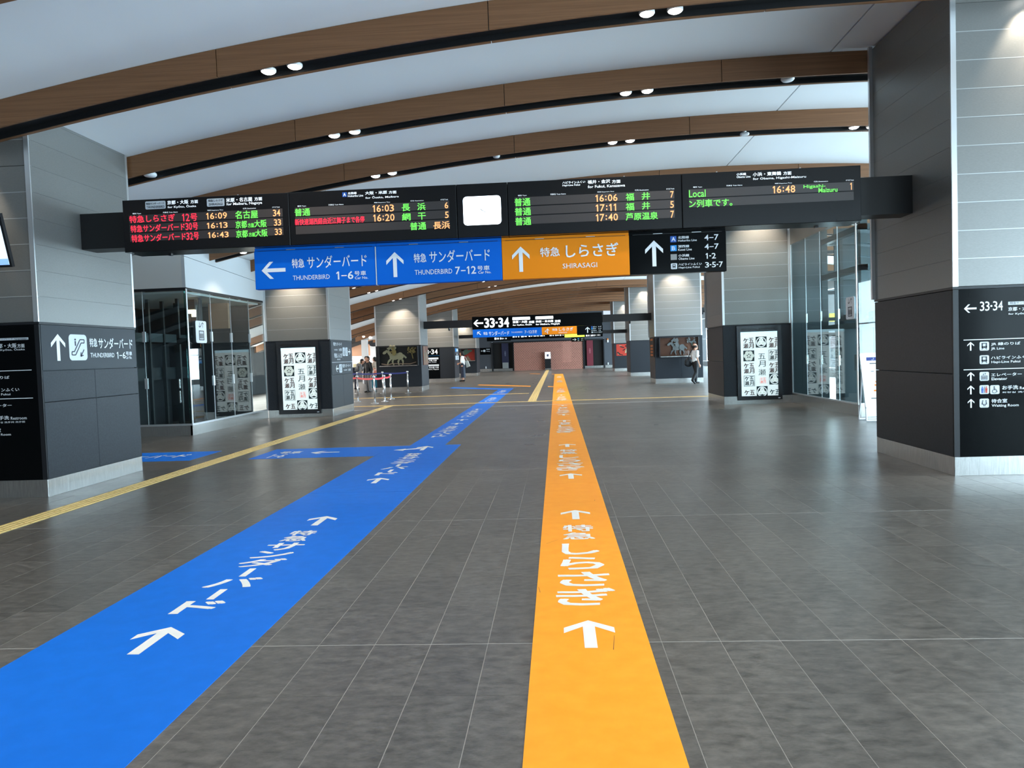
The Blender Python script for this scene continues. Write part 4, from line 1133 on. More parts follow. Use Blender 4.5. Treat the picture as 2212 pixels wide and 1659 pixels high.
MB().box(-9.62, -9.55, 18.5, 18.57, 0, 3.355).box(-9.02, -8.95, 18.5, 18.57, 0, 3.355).box(-9.62, -8.95, 18.5, 18.57, 2.2, 2.35).build('door_jamb', 'steel_dark', t)
for z in (1.0, 1.5): MB().box(-9.35, -9.25, 18.48, 18.5, z, z+.22).build('call_panel', 'steel_teal', t)
MB().box(-9.66, -9.1, 20.4, 20.5, 2.65, 3.355).build('wood_panel', 'tan', t)
lt = thing('lift_lamp', 'warm glowing lamp inside the left glass lift enclosure', 'lamp', (-9.45, 19.0, 3.02))
MB().box(-9.55, -9.38, 19.0, 19.12, 3.0, 3.1).build('diffuser', 'warm_light', lt)
MB().box(-9.58, -9.35, 18.98, 19.14, 3.1, 3.355).build('stem', 'steel_dark', lt)
lt = thing('lift_lamp', 'small warm lamp behind the side glass of the left lift enclosure', 'lamp', (-9.7, 20.2, 3.0))
MB().box(-9.75, -9.65, 19.6, 19.66, 2.95, 3.16).build('diffuser', 'warm_light', lt)
MB().box(-9.72, -9.68, 19.61, 19.65, 3.16, 3.355).build('stem', 'steel_dark', lt)

def lift_sign(pm, u0, v0, u1, v1, label, d=.012):
    t = thing('lift_sign', label, 'sign', pm((u0+u1)/2, v0, d))
    asp = abs((u1-u0)/(v1-v0)); q = rrect(.10, asp)
    n = len(q); f = [pm(u0+(u1-u0)*a, v0+(v1-v0)*b, d) for a, b in q]; g = [pm(u0+(u1-u0)*a, v0+(v1-v0)*b, d+.012) for a, b in q]
    m = MB(); m.add(f+g, [tuple(range(n-1, -1, -1)), tuple(range(n, 2*n))]+[(i, (i+1) % n, (i+1) % n+n, i+n) for i in range(n)]); m.build('plate', 'plate', t)
    m = MB(); w_, h_ = u1-u0, v1-v0
    for s in [rc(.26, .12, .74, .16), rc(.26, .52, .74, .56), rc(.26, .12, .32, .56), rc(.68, .12, .74, .56)]+[z for c in (.38, .5, .62) for z in (disc(c, .47, .028, 10, .5), rc(c-.04, .2, c+.04, .43))] + \
            [seg(.36, .93, .36, .70, .03), seg(.36, .70, .26, .77, .03), seg(.36, .70, .44, .77, .03), seg(.42, .72, .58, .90, .03), seg(.64, .93, .64, .70, .03), seg(.64, .93, .54, .86, .03), seg(.64, .93, .74, .86, .03)]:
        put(m, pm, d+.014, s, [tuple(range(len(s)))], u0, v0, u1, v1)
    m.build('pictogram', 'dark', t)
lift_sign(plane_map('x+', -8.6), 17.42, 2.185, 17.965, 2.718, 'white lift pictogram plate on the glass at the left')

def lift_right():
    X = 6.69; Y0_, Y1_ = 17.07, 21.74; XR = 9.6
    t = thing('glass_enclosure', 'clear glass lift enclosure between the two right pillars', 'lift enclosure', (X+1.4, 19.4, 0))
    px = plane_map('x-', X); pf = plane_map('y', Y0_)
    ys = [Y0_+.04, 18.18, 19.36, 20.45, Y1_-.02]
    for a, b in zip(ys[:-1], ys[1:]): MB().box(X+.002, X+.014, a+.004, b-.004, .29, 4.48).build('glass_pane', 'glass', t)
    for a, b in ((X+.04, 8.1), (8.1, XR)): MB().box(a+.004, b-.004, Y0_+.002, Y0_+.014, .29, 4.48).build('glass_pane', 'glass', t)
    MB().box(X-.004, X+.012, Y0_-.004, Y0_+.05, .28, 4.5).build('corner_post', 'trim_metal', t)
    MB().box(X-.004, X+.03, Y1_-.04, Y1_, .28, 4.9).build('corner_post', 'trim_metal', t)
    MB().box(X-.003, X+.05, Y0_, Y1_, .265, .30).box(X-.003, XR, Y0_-.003, Y0_+.05, .265, .30).build('bottom_rail', 'trim_metal', t)
    MB().box(X, X+.12, Y0_, Y1_, 4.48, 4.92).box(X, XR, Y0_, Y0_+.12, 4.48, 4.92).build('header', 'panel_metal', t)
    for a, b in ((Y0_, 19.3), (19.306, Y1_)): MB().box(X, X+.05, a, b, 0, .265).build('kick_plate', 'stainless', t)
    MB().box(X+.004, XR, Y0_, Y0_+.05, 0, .265).build('kick_plate', 'stainless', t)
    for y in ys[1:-1]:
        MB().box(X-.001, X+.012, y-.006, y+.006, .30, 4.48).build('joint_strip', 'trim_metal', t)
        for z in (1.13, 2.23): MB().box(X-.012, X+.03, y-.03, y+.03, z, z+.24).build('glass_clamp', 'stainless', t)
    return t
lift_right()
t = thing('lift_shaft', 'teal steel lift frame standing inside the right glass enclosure', 'lift', (8.2, 19.4, 0))
for x, y in ((7.2, 18.1), (7.2, 20.7), (9.2, 18.1), (9.2, 20.7)): MB().box(x, x+.16, y, y+.16, 0, 5.2).build('frame_post', 'steel_teal', t)
for z in (2.0, 3.35, 4.3): MB().box(7.2, 9.36, 18.1, 18.26, z, z+.14).box(7.2, 7.36, 18.1, 20.86, z, z+.14).box(7.2, 9.36, 20.7, 20.86, z, z+.14).build('frame_beam', 'steel_teal', t)
for nm, q in (('shaft_wall', (6.74, 7.66)), ('shaft_wall', (7.96, 9.5))): MB().box(q[0], q[1], 21.84, 21.90, 0, 4.9).build(nm, 'steel_teal', t)
for z in (1.86, 2.30, 3.05, 3.62, 4.2): MB().box(7.66, 7.96, 21.85, 21.89, z, z+.10).build('shaft_bar', 'steel_dark', t)
MB().box(7.42, 7.5, 18.9, 18.98, 0, 4.4).box(7.42, 7.5, 20.0, 20.08, 0, 4.4).build('guide_rail', 'steel_dark', t)
MB().box(7.6, 9.1, 18.4, 18.45, .05, 2.25).box(7.6, 9.1, 20.5, 20.55, .05, 2.25).build('car_side', 'steel_teal', t)
MB().box(7.6, 9.1, 18.4, 20.55, 2.25, 2.4).build('car_roof', 'steel_dark', t)
MB().box(7.6, 9.1, 18.4, 20.55, .0, .06).build('car_floor', 'steel_dark', t)
MB().box(7.56, 7.6, 19.2, 19.5, .95, 1.35).build('car_panel', 'stainless', t)
lift_sign(plane_map('x-', 6.69), 17.64, 2.19, 17.155, 2.69, 'white lift pictogram plate on the glass at the right')

# leaning white notice board beside the right glass enclosure
t = thing('notice_stand', 'white folding notice stand half hidden behind the nearest right pillar', 'sign stand', (6.75, 16, 0))
pn = plane_map('y', 16.0)
def lean(u, v, d=0): return (u+.04*(1-v)*0+.0, 16.0-d+.10*v, .30+1.13*v)
def leanx(u, v, d=0): return (u, 15.98-d+.10*v, .28+1.15*v)
q = rrect(.06, .6)
m = MB(); f = [leanx(6.33+.80*a+.07*(1-b), b, 0) for a, b in q]; g = [leanx(6.33+.80*a+.07*(1-b), b, .03) for a, b in q]; n = len(q)
m.add(f+g, [tuple(range(n-1, -1, -1)), tuple(range(n, 2*n))]+[(i, (i+1) % n, (i+1) % n+n, i+n) for i in range(n)]); m.build('panel', 'plastic_white', t)
m = MB()
for x in (6.42, 7.10): m.cyl((x, 15.97, .02), (x, 16.02, .5), .018, n=8); m.cyl((x, 16.35, .02), (x, 16.08, 1.40), .018, n=8)
m.cyl((6.42, 15.97, .02), (7.10, 15.97, .02), .018, n=8); m.cyl((6.42, 16.35, .02), (7.10, 16.35, .02), .018, n=8); m.build('frame', 'rail_white', t)
m = MB(); m.poly([leanx(6.46, .86, .033), leanx(7.08, .86, .033), leanx(7.08, .92, .033), leanx(6.46, .92, .033)]); m.build('title_band', 'navy_band', t)
m = MB(); vs, fs = glyphs('ＪＲ', .01); m.add([leanx(6.56+.16*a, .87+.04*b, .035) for a, b, *z_ in vs], fs); m.build('lettering', 'white', t)
m = MB()
for a, b, c, d in ((6.52, .80, 6.68, .815), (6.52, .17, 6.70, .185), (6.54, .66, 6.60, .67)): m.poly([leanx(a, b, .033), leanx(c, b, .033), leanx(c, d, .033), leanx(a, d, .033)])
m.build('text_line', 'dark', t)
m = MB()
for a, b in ((6.6, .40), (6.58, .30), (6.63, .34), (6.62, .46)): m.poly([leanx(a, b, .033), leanx(a+.05, b, .033), leanx(a+.05, b+.03, .033), leanx(a, b+.03, .033)])
m.build('map_mark', 'lamp_orange', t)

# ================================================================ FLOOR MARKINGS
def slab(mb, pts, z=.0016): mb.prism([(a, b, 0.0002) for a, b in pts], (0, 0, z))
pfl = plane_map('floor', .0018)
FUP = [(.5,1),(1,.72),(1,.52),(.62,.76),(.62,0),(.38,0),(.38,.76),(0,.52),(0,.72)]
def farrow(t, xc, y0, y1, w=.30):
    mb = MB(); put(mb, pfl, .001, FUP, [tuple(range(9))], xc-w/2, y0, xc+w/2, y1); mb.build('arrow', 'floor_letter', t)
def column_text(t, xc, spec, y_base):
    mb = MB()
    for s, w, dy0, dy1 in spec: text(mb, pfl, .001, s, xc-w*.68, y_base+dy0, xc+w*.68, y_base+dy1, .03)
    mb.build('lettering', 'floor_letter', t)
SHIRA = [('ぎ', .30, 0, .355), ('さ', .28, .40, .745), ('ら', .25, .81, 1.16), ('し', .23, 1.23, 1.585), ('急', .21, 1.73, 1.98), ('特', .21, 2.02, 2.285)]
# orange strip
t = thing('floor_marking', 'long orange floor strip with white arrows running down the hall', 'floor marking', (.142, 6, 0))
XA, XB = -.187, .472
for a, b in ((.5, 9.378), (9.382, 23.95), (24.07, 58.6)): 
    m = MB(); slab(m, [(XA, a), (XB, a), (XB, b), (XA, b)]); m.build('strip', 'floor_orange', t)
for y in (4.82, 10.42, 15.4, 20.4, 25.9, 31.2): column_text(t, .150, SHIRA, y)
for a in (4.118, 7.35, 9.734, 13.05, 17.85, 19.65, 23.15, 29.0, 34.2): farrow(t, .143, a, a+.43)
for y in (42.0, 50.0): column_text(t, .15, SHIRA, y); farrow(t, .143, y+2.6, y+3.05)
for a, b, c, d in ((.262, 4.09, .283, 4.30), (-.14, 6.42, -.04, 6.55), (-.165, 5.1, -.178, 5.22), (.37, 8.25, .375, 8.3)):
    m = MB(); m.poly([pfl(a, b, .0005), pfl(a+.004, b, .0005), pfl(c+.002, d, .0005), pfl(c, d, .0005)]); m.build('scratch', 'dark_brown', t)
for nm, lab, segs in (('far', 'thin orange floor line slanting off left of the orange strip', [((-.19, 36.35), (-.46, 36.65)), ((-1.36, 37.6), (-4.45, 41.5))]),
                 ('farther', 'short orange floor line at the far end of the orange strip', [((-.19, 57.9), (-.40, 58.6)), ((-1.35, 60.2), (-2.25, 61.8))])):
    o = MB()
    for (a, b), (c, d) in segs: slab(o, [(a, b), (a, b+.9), (c, d+.9), (c, d)])
    tag(o.build('floor_marking', 'floor_orange'), lab, 'floor marking')
# blue strip
t = thing('floor_marking', 'broad blue floor strip with white arrows, branching left beside the orange strip', 'floor marking', (-2.48, 6, 0))
for q in ([(-3.142, .5), (-1.832, .5), (-1.832, 9.095), (-3.142, 9.11)], [(-3.142, 9.115), (-1.832, 9.10), (-1.832, 13.85), (-3.142, 13.85)], [(-5.36, 12.51), (-3.144, 12.51), (-3.144, 13.85), (-5.36, 13.85)],
          [(-2.80, 13.853), (-2.138, 13.853), (-2.138, 25.67), (-2.80, 25.67)], [(-2.80, 26.03), (-2.138, 26.03), (-2.138, 31.13), (-2.80, 31.13)], [(-2.80, 31.47), (-2.138, 31.47), (-2.138, 36.6), (-2.80, 36.6)],
          [(-2.802, 35.4), (-2.802, 36.7), (-5.6, 39.9), (-5.6, 38.6)]):
    m = MB(); slab(m, q); m.build('strip', 'floor_blue', t)
THUN = [('ド', .24, 0, .26), ('I', .055, .29, .52), ('バ', .31, .56, .80), ('I', .055, .83, 1.05), ('ダ', .30, 1.09, 1.33), ('ン', .27, 1.35, 1.58), ('サ', .27, 1.60, 1.86), ('急', .20, 1.92, 2.12), ('特', .20, 2.14, 2.33)]
def thun(y, xc):
    m = MB()
    for s, w, a, b in THUN:
        if s == 'I': m.poly([pfl(xc-w/2, y+a, .001), pfl(xc+w/2, y+a, .001), pfl(xc+w/2, y+b, .001), pfl(xc-w/2, y+b, .001)])
        else: text(m, pfl, .001, s, xc-w*.63, y+a, xc+w*.63, y+b, .03)
    m.build('lettering', 'floor_letter', t)
for y in (4.76, 10.40, 15.2, 20.0): thun(y, -2.485)
for y in (26.6, 32.2): thun(y, -2.47)
for a in (4.09, 7.31, 9.744, 17.9, 18.95, 22.6): farrow(t, -2.483, a, a+.43)
m = MB(); put(m, pfl, .001, FUP, [tuple(range(9))], -2.60, 13.12, -2.30, 13.72)
m.poly([pfl(*p, .0012) for p in ((-2.49, 13.35), (-2.78, 13.22), (-2.78, 13.12), (-2.98, 13.24), (-2.78, 13.40), (-2.78, 13.32), (-2.49, 13.50))]); m.build('forked_arrow', 'floor_letter', t)
m = MB(); put(m, pfl, .001, [(1-b, a) for a, b in FUP], [tuple(range(9))], -4.48, 13.02, -3.95, 13.355); m.build('arrow', 'floor_letter', t)
m = MB()
for s, a0, b0, a1, b1 in (('1–6', -5.12, 12.62, -4.82, 13.1), ('号車', -5.08, 13.12, -4.68, 13.45)): text(m, pfl, .001, s, a0, b0, a1, b1, .03)
m.build('lettering', 'floor_letter', t)
t = thing('floor_marking', 'blue floor strip left of the yellow tactile line, running behind the nearest left pillar', 'floor marking', (-7.2, 13.2, 0))
m = MB(); slab(m, [(-8.4, 12.55), (-6.42, 12.55), (-6.42, 13.82), (-8.4, 13.82)]); m.build('strip', 'floor_blue', t)
m = MB(); xs = -7.95
for s, w in (('ダ', .22), ('ー', .16), ('バ', .22), ('ー', .18), ('ド', .20)):
    text(m, pfl, .001, s, xs, 12.98 if s != 'ー' else 13.2, xs+w, 13.42 if s != 'ー' else 13.26, .035); xs += w+.05
m.build('lettering', 'floor_letter', t)

# tactile paving: 0.3 m slabs with four bars, or dots
def tactile_mesh(w, l, dots=False, along_y=True):
    m = MB(); hx, hy = (w/2, l/2)
    m.box(-hx+.002, hx-.002, -hy+.002, hy-.002, 0.0002, .0022)
    if dots:
        for i in range(5):
            for j in range(5):
                x = -hx+w*(i+.5)/5; y = -hy+l*(j+.5)/5
                m.cyl((x, y, .0022), (x, y, .006), .014, .009, 6)
    else:
        for i in range(4):
            if along_y:
                x = -hx+w*(i+.5)/4; m.box(x-.016, x+.016, -hy+.012, hy-.012, .0022, .0062)
            else:
                y = -hy+l*(i+.5)/4; m.box(-hx+.012, hx-.012, y-.016, y+.016, .0022, .0062)
    return m.mesh('tactile_slab', 'tactile')
BAR, DOT, BARX = tactile_mesh(.3, .3), tactile_mesh(.3, .3, True), tactile_mesh(.3, .3, False, False)
def tactile_line(label, pts_y=None, pts_x=None, x=None, y=None, dots=lambda v: False):
    t = thing('tactile_paving', label, 'tactile paving', (x or 0, y or 0, 0), 'yellow tactile lines')
    if pts_y:
        a, b = pts_y; n = int((b-a)/.3)
        for i in range(n):
            yy = a+.3*(i+.5); link('tactile_slab', DOT if dots(yy) else BAR, t, (0, yy-(y or 0), 0))
    else:
        a, b = pts_x; n = int((b-a)/.3)
        for i in range(n):
            xx = a+.3*(i+.5); link('tactile_slab', DOT if dots(xx) else BARX, t, (xx-(x or 0), 0, 0))
tactile_line('yellow tactile line along the left side of the hall beside the nearest left pillar', pts_y=(5.9, 25.7), x=-5.865, y=0, dots=lambda v: 11.2 < v < 14.6 or 17 < v < 19.4)
tactile_line('yellow tactile line crossing the hall, the nearer and longer crossing', pts_x=(-8.55, 6.6), y=25.85, dots=lambda v: abs(v+.9) < .5)
tactile_line('yellow tactile line crossing the left half of the hall, the farther crossing', pts_x=(-9.0, -1.05), y=31.3)
tactile_line('yellow tactile line down the middle of the hall leading to the brick screen', pts_y=(26.01, 74.5), x=-.905, y=0)

# ================================================================ FAR HANGING SIGNS
pq = plane_map('y', 37.5)
t = thing('sign_beam', 'black crossbeam between the two third pillars carrying the far platform signs', 'beam', (-.9, 37.6, 3.1))
MB().box(LX+.003, -4.05, 37.5, 37.8, 3.09, 3.46).build('left_arm', 'arm_black', t)
MB().box(2.35, RX-.003, 37.5, 37.8, 3.115, 3.475).build('right_arm', 'arm_black', t)
MB().box(-4.05, 2.35, 37.7, 37.8, 3.1, 3.46).build('middle_span', 'arm_black', t)
for x, lb in ((-5.37, 'black dome camera hanging from the far left sign arm'), (3.70, 'black dome camera hanging from the far right sign arm')):
    c = thing('security_camera', lb, 'camera', (x, 37.65, 3.05)); zb = 3.09 if x < 0 else 3.115
    MB().cyl((x, 37.65, zb), (x, 37.65, zb-.05), .05, n=12).build('mount', 'black_plastic', c)
    MB().ellipsoid((x, 37.65, zb-.07), (.055, .055, .07), 12, 8).build('dome', 'black_plastic', c, True)
def far_sign(x0, x1, z0, z1, m_, label, key, y=37.49, white='glow', name='direction_sign'):
    s = thing(name, label, 'sign', ((x0+x1)/2, y+.1, z0), 'far hanging signs')
    pm = plane_map('y', y); mb = MB(); plate_box(mb, pm, x0+.004, z0, x1-.004, z1, -.18, 0); mb.build('panel', m_, s)
    draw(TXT[key], pm, .012, .008, None, s, white=white)
far_sign(-4.18, 2.33, 2.965, 3.60, 'sign_black', 'far black hanging sign with big glowing platform numbers 33 and 34', 'far_black')
far_sign(-4.16, -.69, 2.56, 2.96, 'sign_blue', 'far blue hanging sign under the glowing black one', 'far_blue', white='white')
far_sign(-.69, 1.06, 2.585, 2.96, 'sign_orange', 'far orange hanging sign under the glowing black one', 'far_orange', white='white')
far_sign(1.06, 2.35, 2.50, 2.96, 'sign_black', 'far small black hanging sign listing lines, right of the far orange sign', 'far_small', white='white')
t = thing('hanging_sign', 'row of black lit signs hanging behind the far blue and orange signs', 'sign', (-.5, 49.9, 2.6))
MB().box(-6.5, 4.7, 49.95, 50.15, 2.83, 3.06).build('beam', 'arm_black', t)
MB().box(-4.6, -3.0, 49.8, 49.95, 2.58, 2.95).build('panel', 'sign_black', t); MB().box(-3.0, 3.1, 49.8, 49.95, 2.64, 2.95).build('panel', 'sign_black', t)
g = MB()
def lozenges(x0, x1, z0, z1, n):
    w = (x1-x0)/n
    for i in range(n): g.box(x0+i*w+.03*(i % 3), x0+(i+1)*w-.03, 49.78, 49.795, z0+.01*(i % 2), z1-.012*(i % 2))
lozenges(-4.08, -3.62, 2.68, 2.80, 3); lozenges(-3.6, -3.25, 2.69, 2.77, 4); lozenges(-2.86, -2.4, 2.78, 2.85, 3); lozenges(-2.3, -1.9, 2.78, 2.85, 2); lozenges(-1.8, -.7, 2.79, 2.85, 8)
lozenges(-.4, .55, 2.79, 2.85, 6); lozenges(2.0, 2.5, 2.68, 2.80, 4); lozenges(2.52, 2.95, 2.70, 2.78, 5)
g.build('lit_lettering', 'glow', t)
t = thing('exit_sign', 'glowing yellow green sign hanging below the far small black sign', 'sign', (1.24, 49.7, 2.66))
MB().box(.59, 1.90, 49.6, 49.72, 2.665, 2.865).build('panel', 'lime_sign', t); MB().box(.7, .74, 49.66, 49.7, 2.865, 2.96).box(1.7, 1.74, 49.66, 49.7, 2.865, 2.96).build('hanger', 'arm_black', t)
t = thing('direction_sign', 'tiny black sign with a right arrow below the glowing yellow green sign', 'sign', (1.45, 49.9, 2.36))
MB().box(1.02, 1.88, 49.82, 49.94, 2.36, 2.62).build('panel', 'sign_black', t)
draw([('white', 'arrow_right', 1.10, 2.42, 1.36, 2.57, 0), ('sky', '■', 1.44, 2.51, 1.54, 2.58, 0), ('grey', '■', 1.44, 2.40, 1.54, 2.47, 0), ('white', '4–7', 1.66, 2.51, 1.82, 2.58, 0), ('white', '1·2', 1.66, 2.40, 1.82, 2.47, 0)], plane_map('y', 49.82), .012, .008, None, t)

# ================================================================ END WALL
t = thing('brick_screen', 'perforated red brick screen wall at the far end of the hall', 'wall screen', (-.8, 75.9, 0))
MB().box(-4.30, 2.68, 75.95, 75.995, 0, 2.84).build('backing', 'brick_back', t)
b = MB(); nc, nr = 40, 22; cw, rh = 6.98/nc, 2.84/nr
for r in range(nr):
    b.box(-4.30, 2.68, 75.86, 75.945, r*rh, r*rh+rh*.50)
    for c in range(nc+1):
        x = -4.30+cw*(c+(.5 if r % 2 else 0)); solid = .27
        if -.05 < (x-.72) < .75 and 4 < r < nr-1: solid = .40
        xa, xb = max(-4.30, x-cw*solid), min(2.68, x+cw*solid)
        if xb > xa: b.box(xa, xb, 75.87, 75.945, r*rh+rh*.5, (r+1)*rh)
o = b.build('brick', 'brick', t); o['kind'] = 'stuff'
MB().box(-4.36, -4.30, 75.8, 75.99, 0, 2.88).box(2.68, 2.74, 75.8, 75.99, 0, 2.88).box(-4.36, 2.74, 75.8, 75.99, 2.84, 2.9).build('frame', 'dado_frame', t)
def end_door(n, x0, x1, px0, px1, m_, fm):
    d = struct(MB().box(x0, x0+.12, 75.9, 76.0, 0, 2.9).box(x1-.1, x1, 75.9, 76.0, 0, 2.9).box(x0, x1, 75.9, 76.0, 2.82, 2.92).build('door_%d' % n, 'dado_frame'))
    MB().box(x0+.12, x1-.1, 76.3, 76.35, 0, 2.82).build('door_leaf', 'case_black', d)
    p_ = MB().box(px0, px1, 76.1, 76.14, .25, 2.82).build('door_panel', m_, d)
    pm = plane_map('y', 76.1); f = MB()
    c = (px0+px1)/2
    for s in person_icon(.5, .13): f.poly([pm(c-.3+.6*a, 1.5+.55*bb, .01) for a, bb in s])
    f.build('pictogram', fm, p_)
    MB().box(x0+.12, x1-.1, 76.0, 76.05, 0, .24).build('kick_plate', 'stainless', d)
end_door(1, -6.55, -4.36, -5.55, -4.85, 'navy_panel', 'faint'); end_door(2, 2.74, 4.85, 3.08, 3.72, 'crimson_panel', 'faint_red')
MB().box(-5.5, -4.9, 75.95, 76.1, .26, .85).build('bin', 'grey', bpy.data.objects['door_1'])
t = thing('information_stand', 'dark upright stand with a white lit screen in front of the brick screen', 'stand', (-.87, 75.6, 0))
MB().box(-1.17, -.57, 75.45, 75.75, .0, 1.80).build('body', 'dado_frame', t); MB().box(-1.17, -.55, 75.44, 75.76, 0, .12).build('foot', 'stainless', t)
MB().box(-1.15, -.59, 75.42, 75.45, 1.11, 1.77).build('screen', 'clock_face', t); MB().box(-.98, -.76, 75.41, 75.42, 1.32, 1.56).build('picture', 'faint', t)
t = thing('alarm_lamp', 'small orange and white alarm lamp on the far wall right of the dark doorway', 'lamp', (5.2, 75.9, 2.6))
MB().cyl((5.2, 75.9, 2.55), (5.2, 75.9, 2.8), .09, n=12).build('base', 'plastic_white', t); MB().ellipsoid((5.2, 75.9, 2.86), (.09, .09, .1), 12, 8).build('globe', 'lamp_orange', t)
for x, lb in ((-7.2, 'small white outlet low on the far wall at the left'), (5.2, 'small white outlet low on the far wall at the right')):
    tag(MB().box(x-.05, x+.05, 75.9, 76.0, .30, .52).build('wall_outlet', 'plastic_white'), lb, 'outlet')
t = thing('direction_sign', 'small black toilet direction sign on the far wall left of the dark doorway', 'sign', (-6.9, 75.9, 1.7))
pm = plane_map('y', 75.95); m = MB(); plate_box(m, pm, -7.75, 1.72, -6.65, 2.42, -.04, 0); m.build('panel', 'sign_black', t)
draw([('white', 'arrow_left', -7.65, 2.02, -7.45, 2.18, 0), ('plate', '□', -7.42, 2.0, -7.2, 2.22, 0), ('white', '待合室', -7.1, 2.2, -6.75, 2.32, .02), ('white', 'Waiting', -7.1, 2.0, -6.75, 2.1, .02)], pm, .02, .015, None, t)
struct(MB().box(-9.2, -6.7, 74.8, 75.9, 0, .10).build('trim_6', 'stainless'))

# ================================================================ DISPLAY CASES AND PICTURES ON THE FAR PILLARS
_lay = [0]
def blob(mb, pm, d, cx, cz, rx, rz, rot=0, n=14, wob=0.0, th=.03):
    _lay[0] += 1; d += (_lay[0] % 23)*.0011
    pts = []
    for i in range(n):
        a = 2*PI*i/n; k = 1+wob*math.sin(3*a+cx*7)+wob*.6*math.sin(5*a+cz*9)
        u, v = rx*k*math.cos(a), rz*k*math.sin(a)
        pts.append((cx+u*math.cos(rot)-v*math.sin(rot), cz+u*math.sin(rot)+v*math.cos(rot)))
    mb.prism([pm(*p, d) for p in pts], Vector(pm(0, 0, d+th))-Vector(pm(0, 0, d)))
def limb(mb, pm, d, pts, w0, w1, th=.03):
    for i, (a, b) in enumerate(zip(pts[:-1], pts[1:])):
        _lay[0] += 1; d += .0011+(_lay[0] % 5)*.0004
        w = w0+(w1-w0)*i/max(1, len(pts)-2); mb.prism([pm(*p, d) for p in seg(*a, *b, w)], Vector(pm(0, 0, d+th))-Vector(pm(0, 0, d)))
def case(y, x0, x1, z0, z1, back, label):
    pm = plane_map('y', y); t = thing('display_case', label, 'display case', ((x0+x1)/2, y-.1, z0), 'glazed cases on pillars')
    m = MB(); plate_box(m, pm, x0, z0, x1, z1, -.03, .03); m.build('back_panel', back, t)
    m = MB()
    for a, b, c, d in ((x0-.04, z0-.04, x1+.04, z0), (x0-.04, z1, x1+.04, z1+.02), (x0-.04, z0, x0, z1), (x1, z0, x1+.04, z1)): plate_box(m, pm, a, b, c, d, 0, .24)
    m.build('frame', 'dado_frame', t)
    m = MB(); plate_box(m, pm, x0, z0-.05, x1, z0-.012, .2, .27); m.build('sill', 'stainless', t)
    m = MB(); plate_box(m, pm, x0, z0, x1, z1, .215, .225); m.build('glass_pane', 'glass_case', t)
    return t, pm
def horse(t, pm, ox, oz, s, body, trap, mane, flip=1):
    X = lambda x: ox+flip*x*s
    m = MB()
    blob(m, pm, .06, X(.10), oz+.40*s, .30*s, .17*s, flip*.1, 16, .05); blob(m, pm, .08, X(.36), oz+.40*s, .17*s, .19*s, 0, 14, .04)
    limb(m, pm, .06, [(X(-.12), oz+.46*s), (X(-.28), oz+.70*s), (X(-.42), oz+.62*s)], .15*s, .10*s)
    blob(m, pm, .09, X(-.42), oz+.60*s, .11*s, .07*s, flip*.5)
    for a in ((-.10, .30, -.26, .14, -.30, .0), (.0, .28, -.05, .12, .02, -.04), (.30, .28, .24, .10, .28, -.05), (.42, .28, .50, .12, .46, -.05)):
        limb(m, pm, .05, [(X(a[0]), oz+a[1]*s), (X(a[2]), oz+a[3]*s), (X(a[4]), oz+a[5]*s)], .09*s, .06*s)
    limb(m, pm, .05, [(X(.50), oz+.46*s), (X(.66), oz+.30*s)], .08*s, .05*s)
    m.build('horse_figure', body, t)
    m = MB(); blob(m, pm, .10, X(.06), oz+.60*s, .11*s, .16*s, 0, 12, .08); blob(m, pm, .11, X(.02), oz+.80*s, .07*s, .07*s); limb(m, pm, .1, [(X(.05), oz+.66*s), (X(-.14), oz+.62*s)], .06*s, .05*s)
    m.build('rider_figure', trap, t)
    m = MB()
    for i in range(7): blob(m, pm, .09, X(-.20+.05*i), oz+(.80+.05*(i % 3))*s, .09*s, .06*s, i*.7, 10, .15)
    m.build('plume', mane, t)
def blossoms(t, pm, cx, cz, s, col, twig, name='blossom_tree'):
    rnd = random.Random(int(cx*100))
    m = MB(); limb(m, pm, .05, [(cx+.1*s, cz-.62*s), (cx+.02*s, cz-.25*s), (cx-.12*s, cz)], .06*s, .03*s); limb(m, pm, .05, [(cx+.02*s, cz-.25*s), (cx+.2*s, cz+.02*s)], .04*s, .03*s); m.build('branch', twig, t)
    m = MB()
    for i in range(26): blob(m, pm, .06+.002*i, cx+rnd.uniform(-.36, .34)*s, cz+rnd.uniform(-.16, .26)*s, rnd.uniform(.04, .085)*s, rnd.uniform(.03, .07)*s, rnd.uniform(0, 3), 8, .2, .015)
    m.build(name, col, t)
t, pm = case(36.5, -8.69, -6.80, 1.31, 2.22, 'case_black', 'glazed case with a cream horse figure and yellow blossoms on the third left pillar')
horse(t, pm, -8.02, 1.36, .98, 'cream_paper', 'gold_paper', 'cream_paper'); blossoms(t, pm, -7.1, 2.0, .62, 'gold_paper', 'gold_paper')
m = MB(); limb(m, pm, .06, [(-8.62, 1.40), (-8.3, 1.34), (-8.1, 1.40), (-7.2, 1.36), (-6.9, 1.44)], .05, .03); m.build('wave', 'art_tan', t)
t, pm = case(36.5, 4.98, 6.84, 1.32, 2.20, 'case_brown', 'glazed case with a grey armoured horse figure on brown on the third right pillar')
horse(t, pm, 5.75, 1.40, .80, 'grey_paper', 'grey_paper', 'grey_paper'); blossoms(t, pm, 6.5, 2.02, .55, 'grey_paper', 'leaf_green')
t, pm = case(61.3, -7.80, -6.68, 1.27, 2.20, 'case_red', 'dark red glazed picture case on the fifth left pillar behind the woman')
m = MB(); blob(m, pm, .06, -7.45, 1.95, .32, .20, .5, 14, .12); blob(m, pm, .07, -7.1, 2.05, .2, .1, .2, 12, .1); m.build('cloud_figure', 'leaf_green', t)
m = MB(); m.prism([pm(a, b, .05) for a, b in ((-7.6, 1.29), (-7.0, 1.29), (-7.2, 1.55), (-7.3, 1.70), (-7.42, 1.50))], (0, -.03, 0)); m.build('mountain_figure', 'art_tan', t)
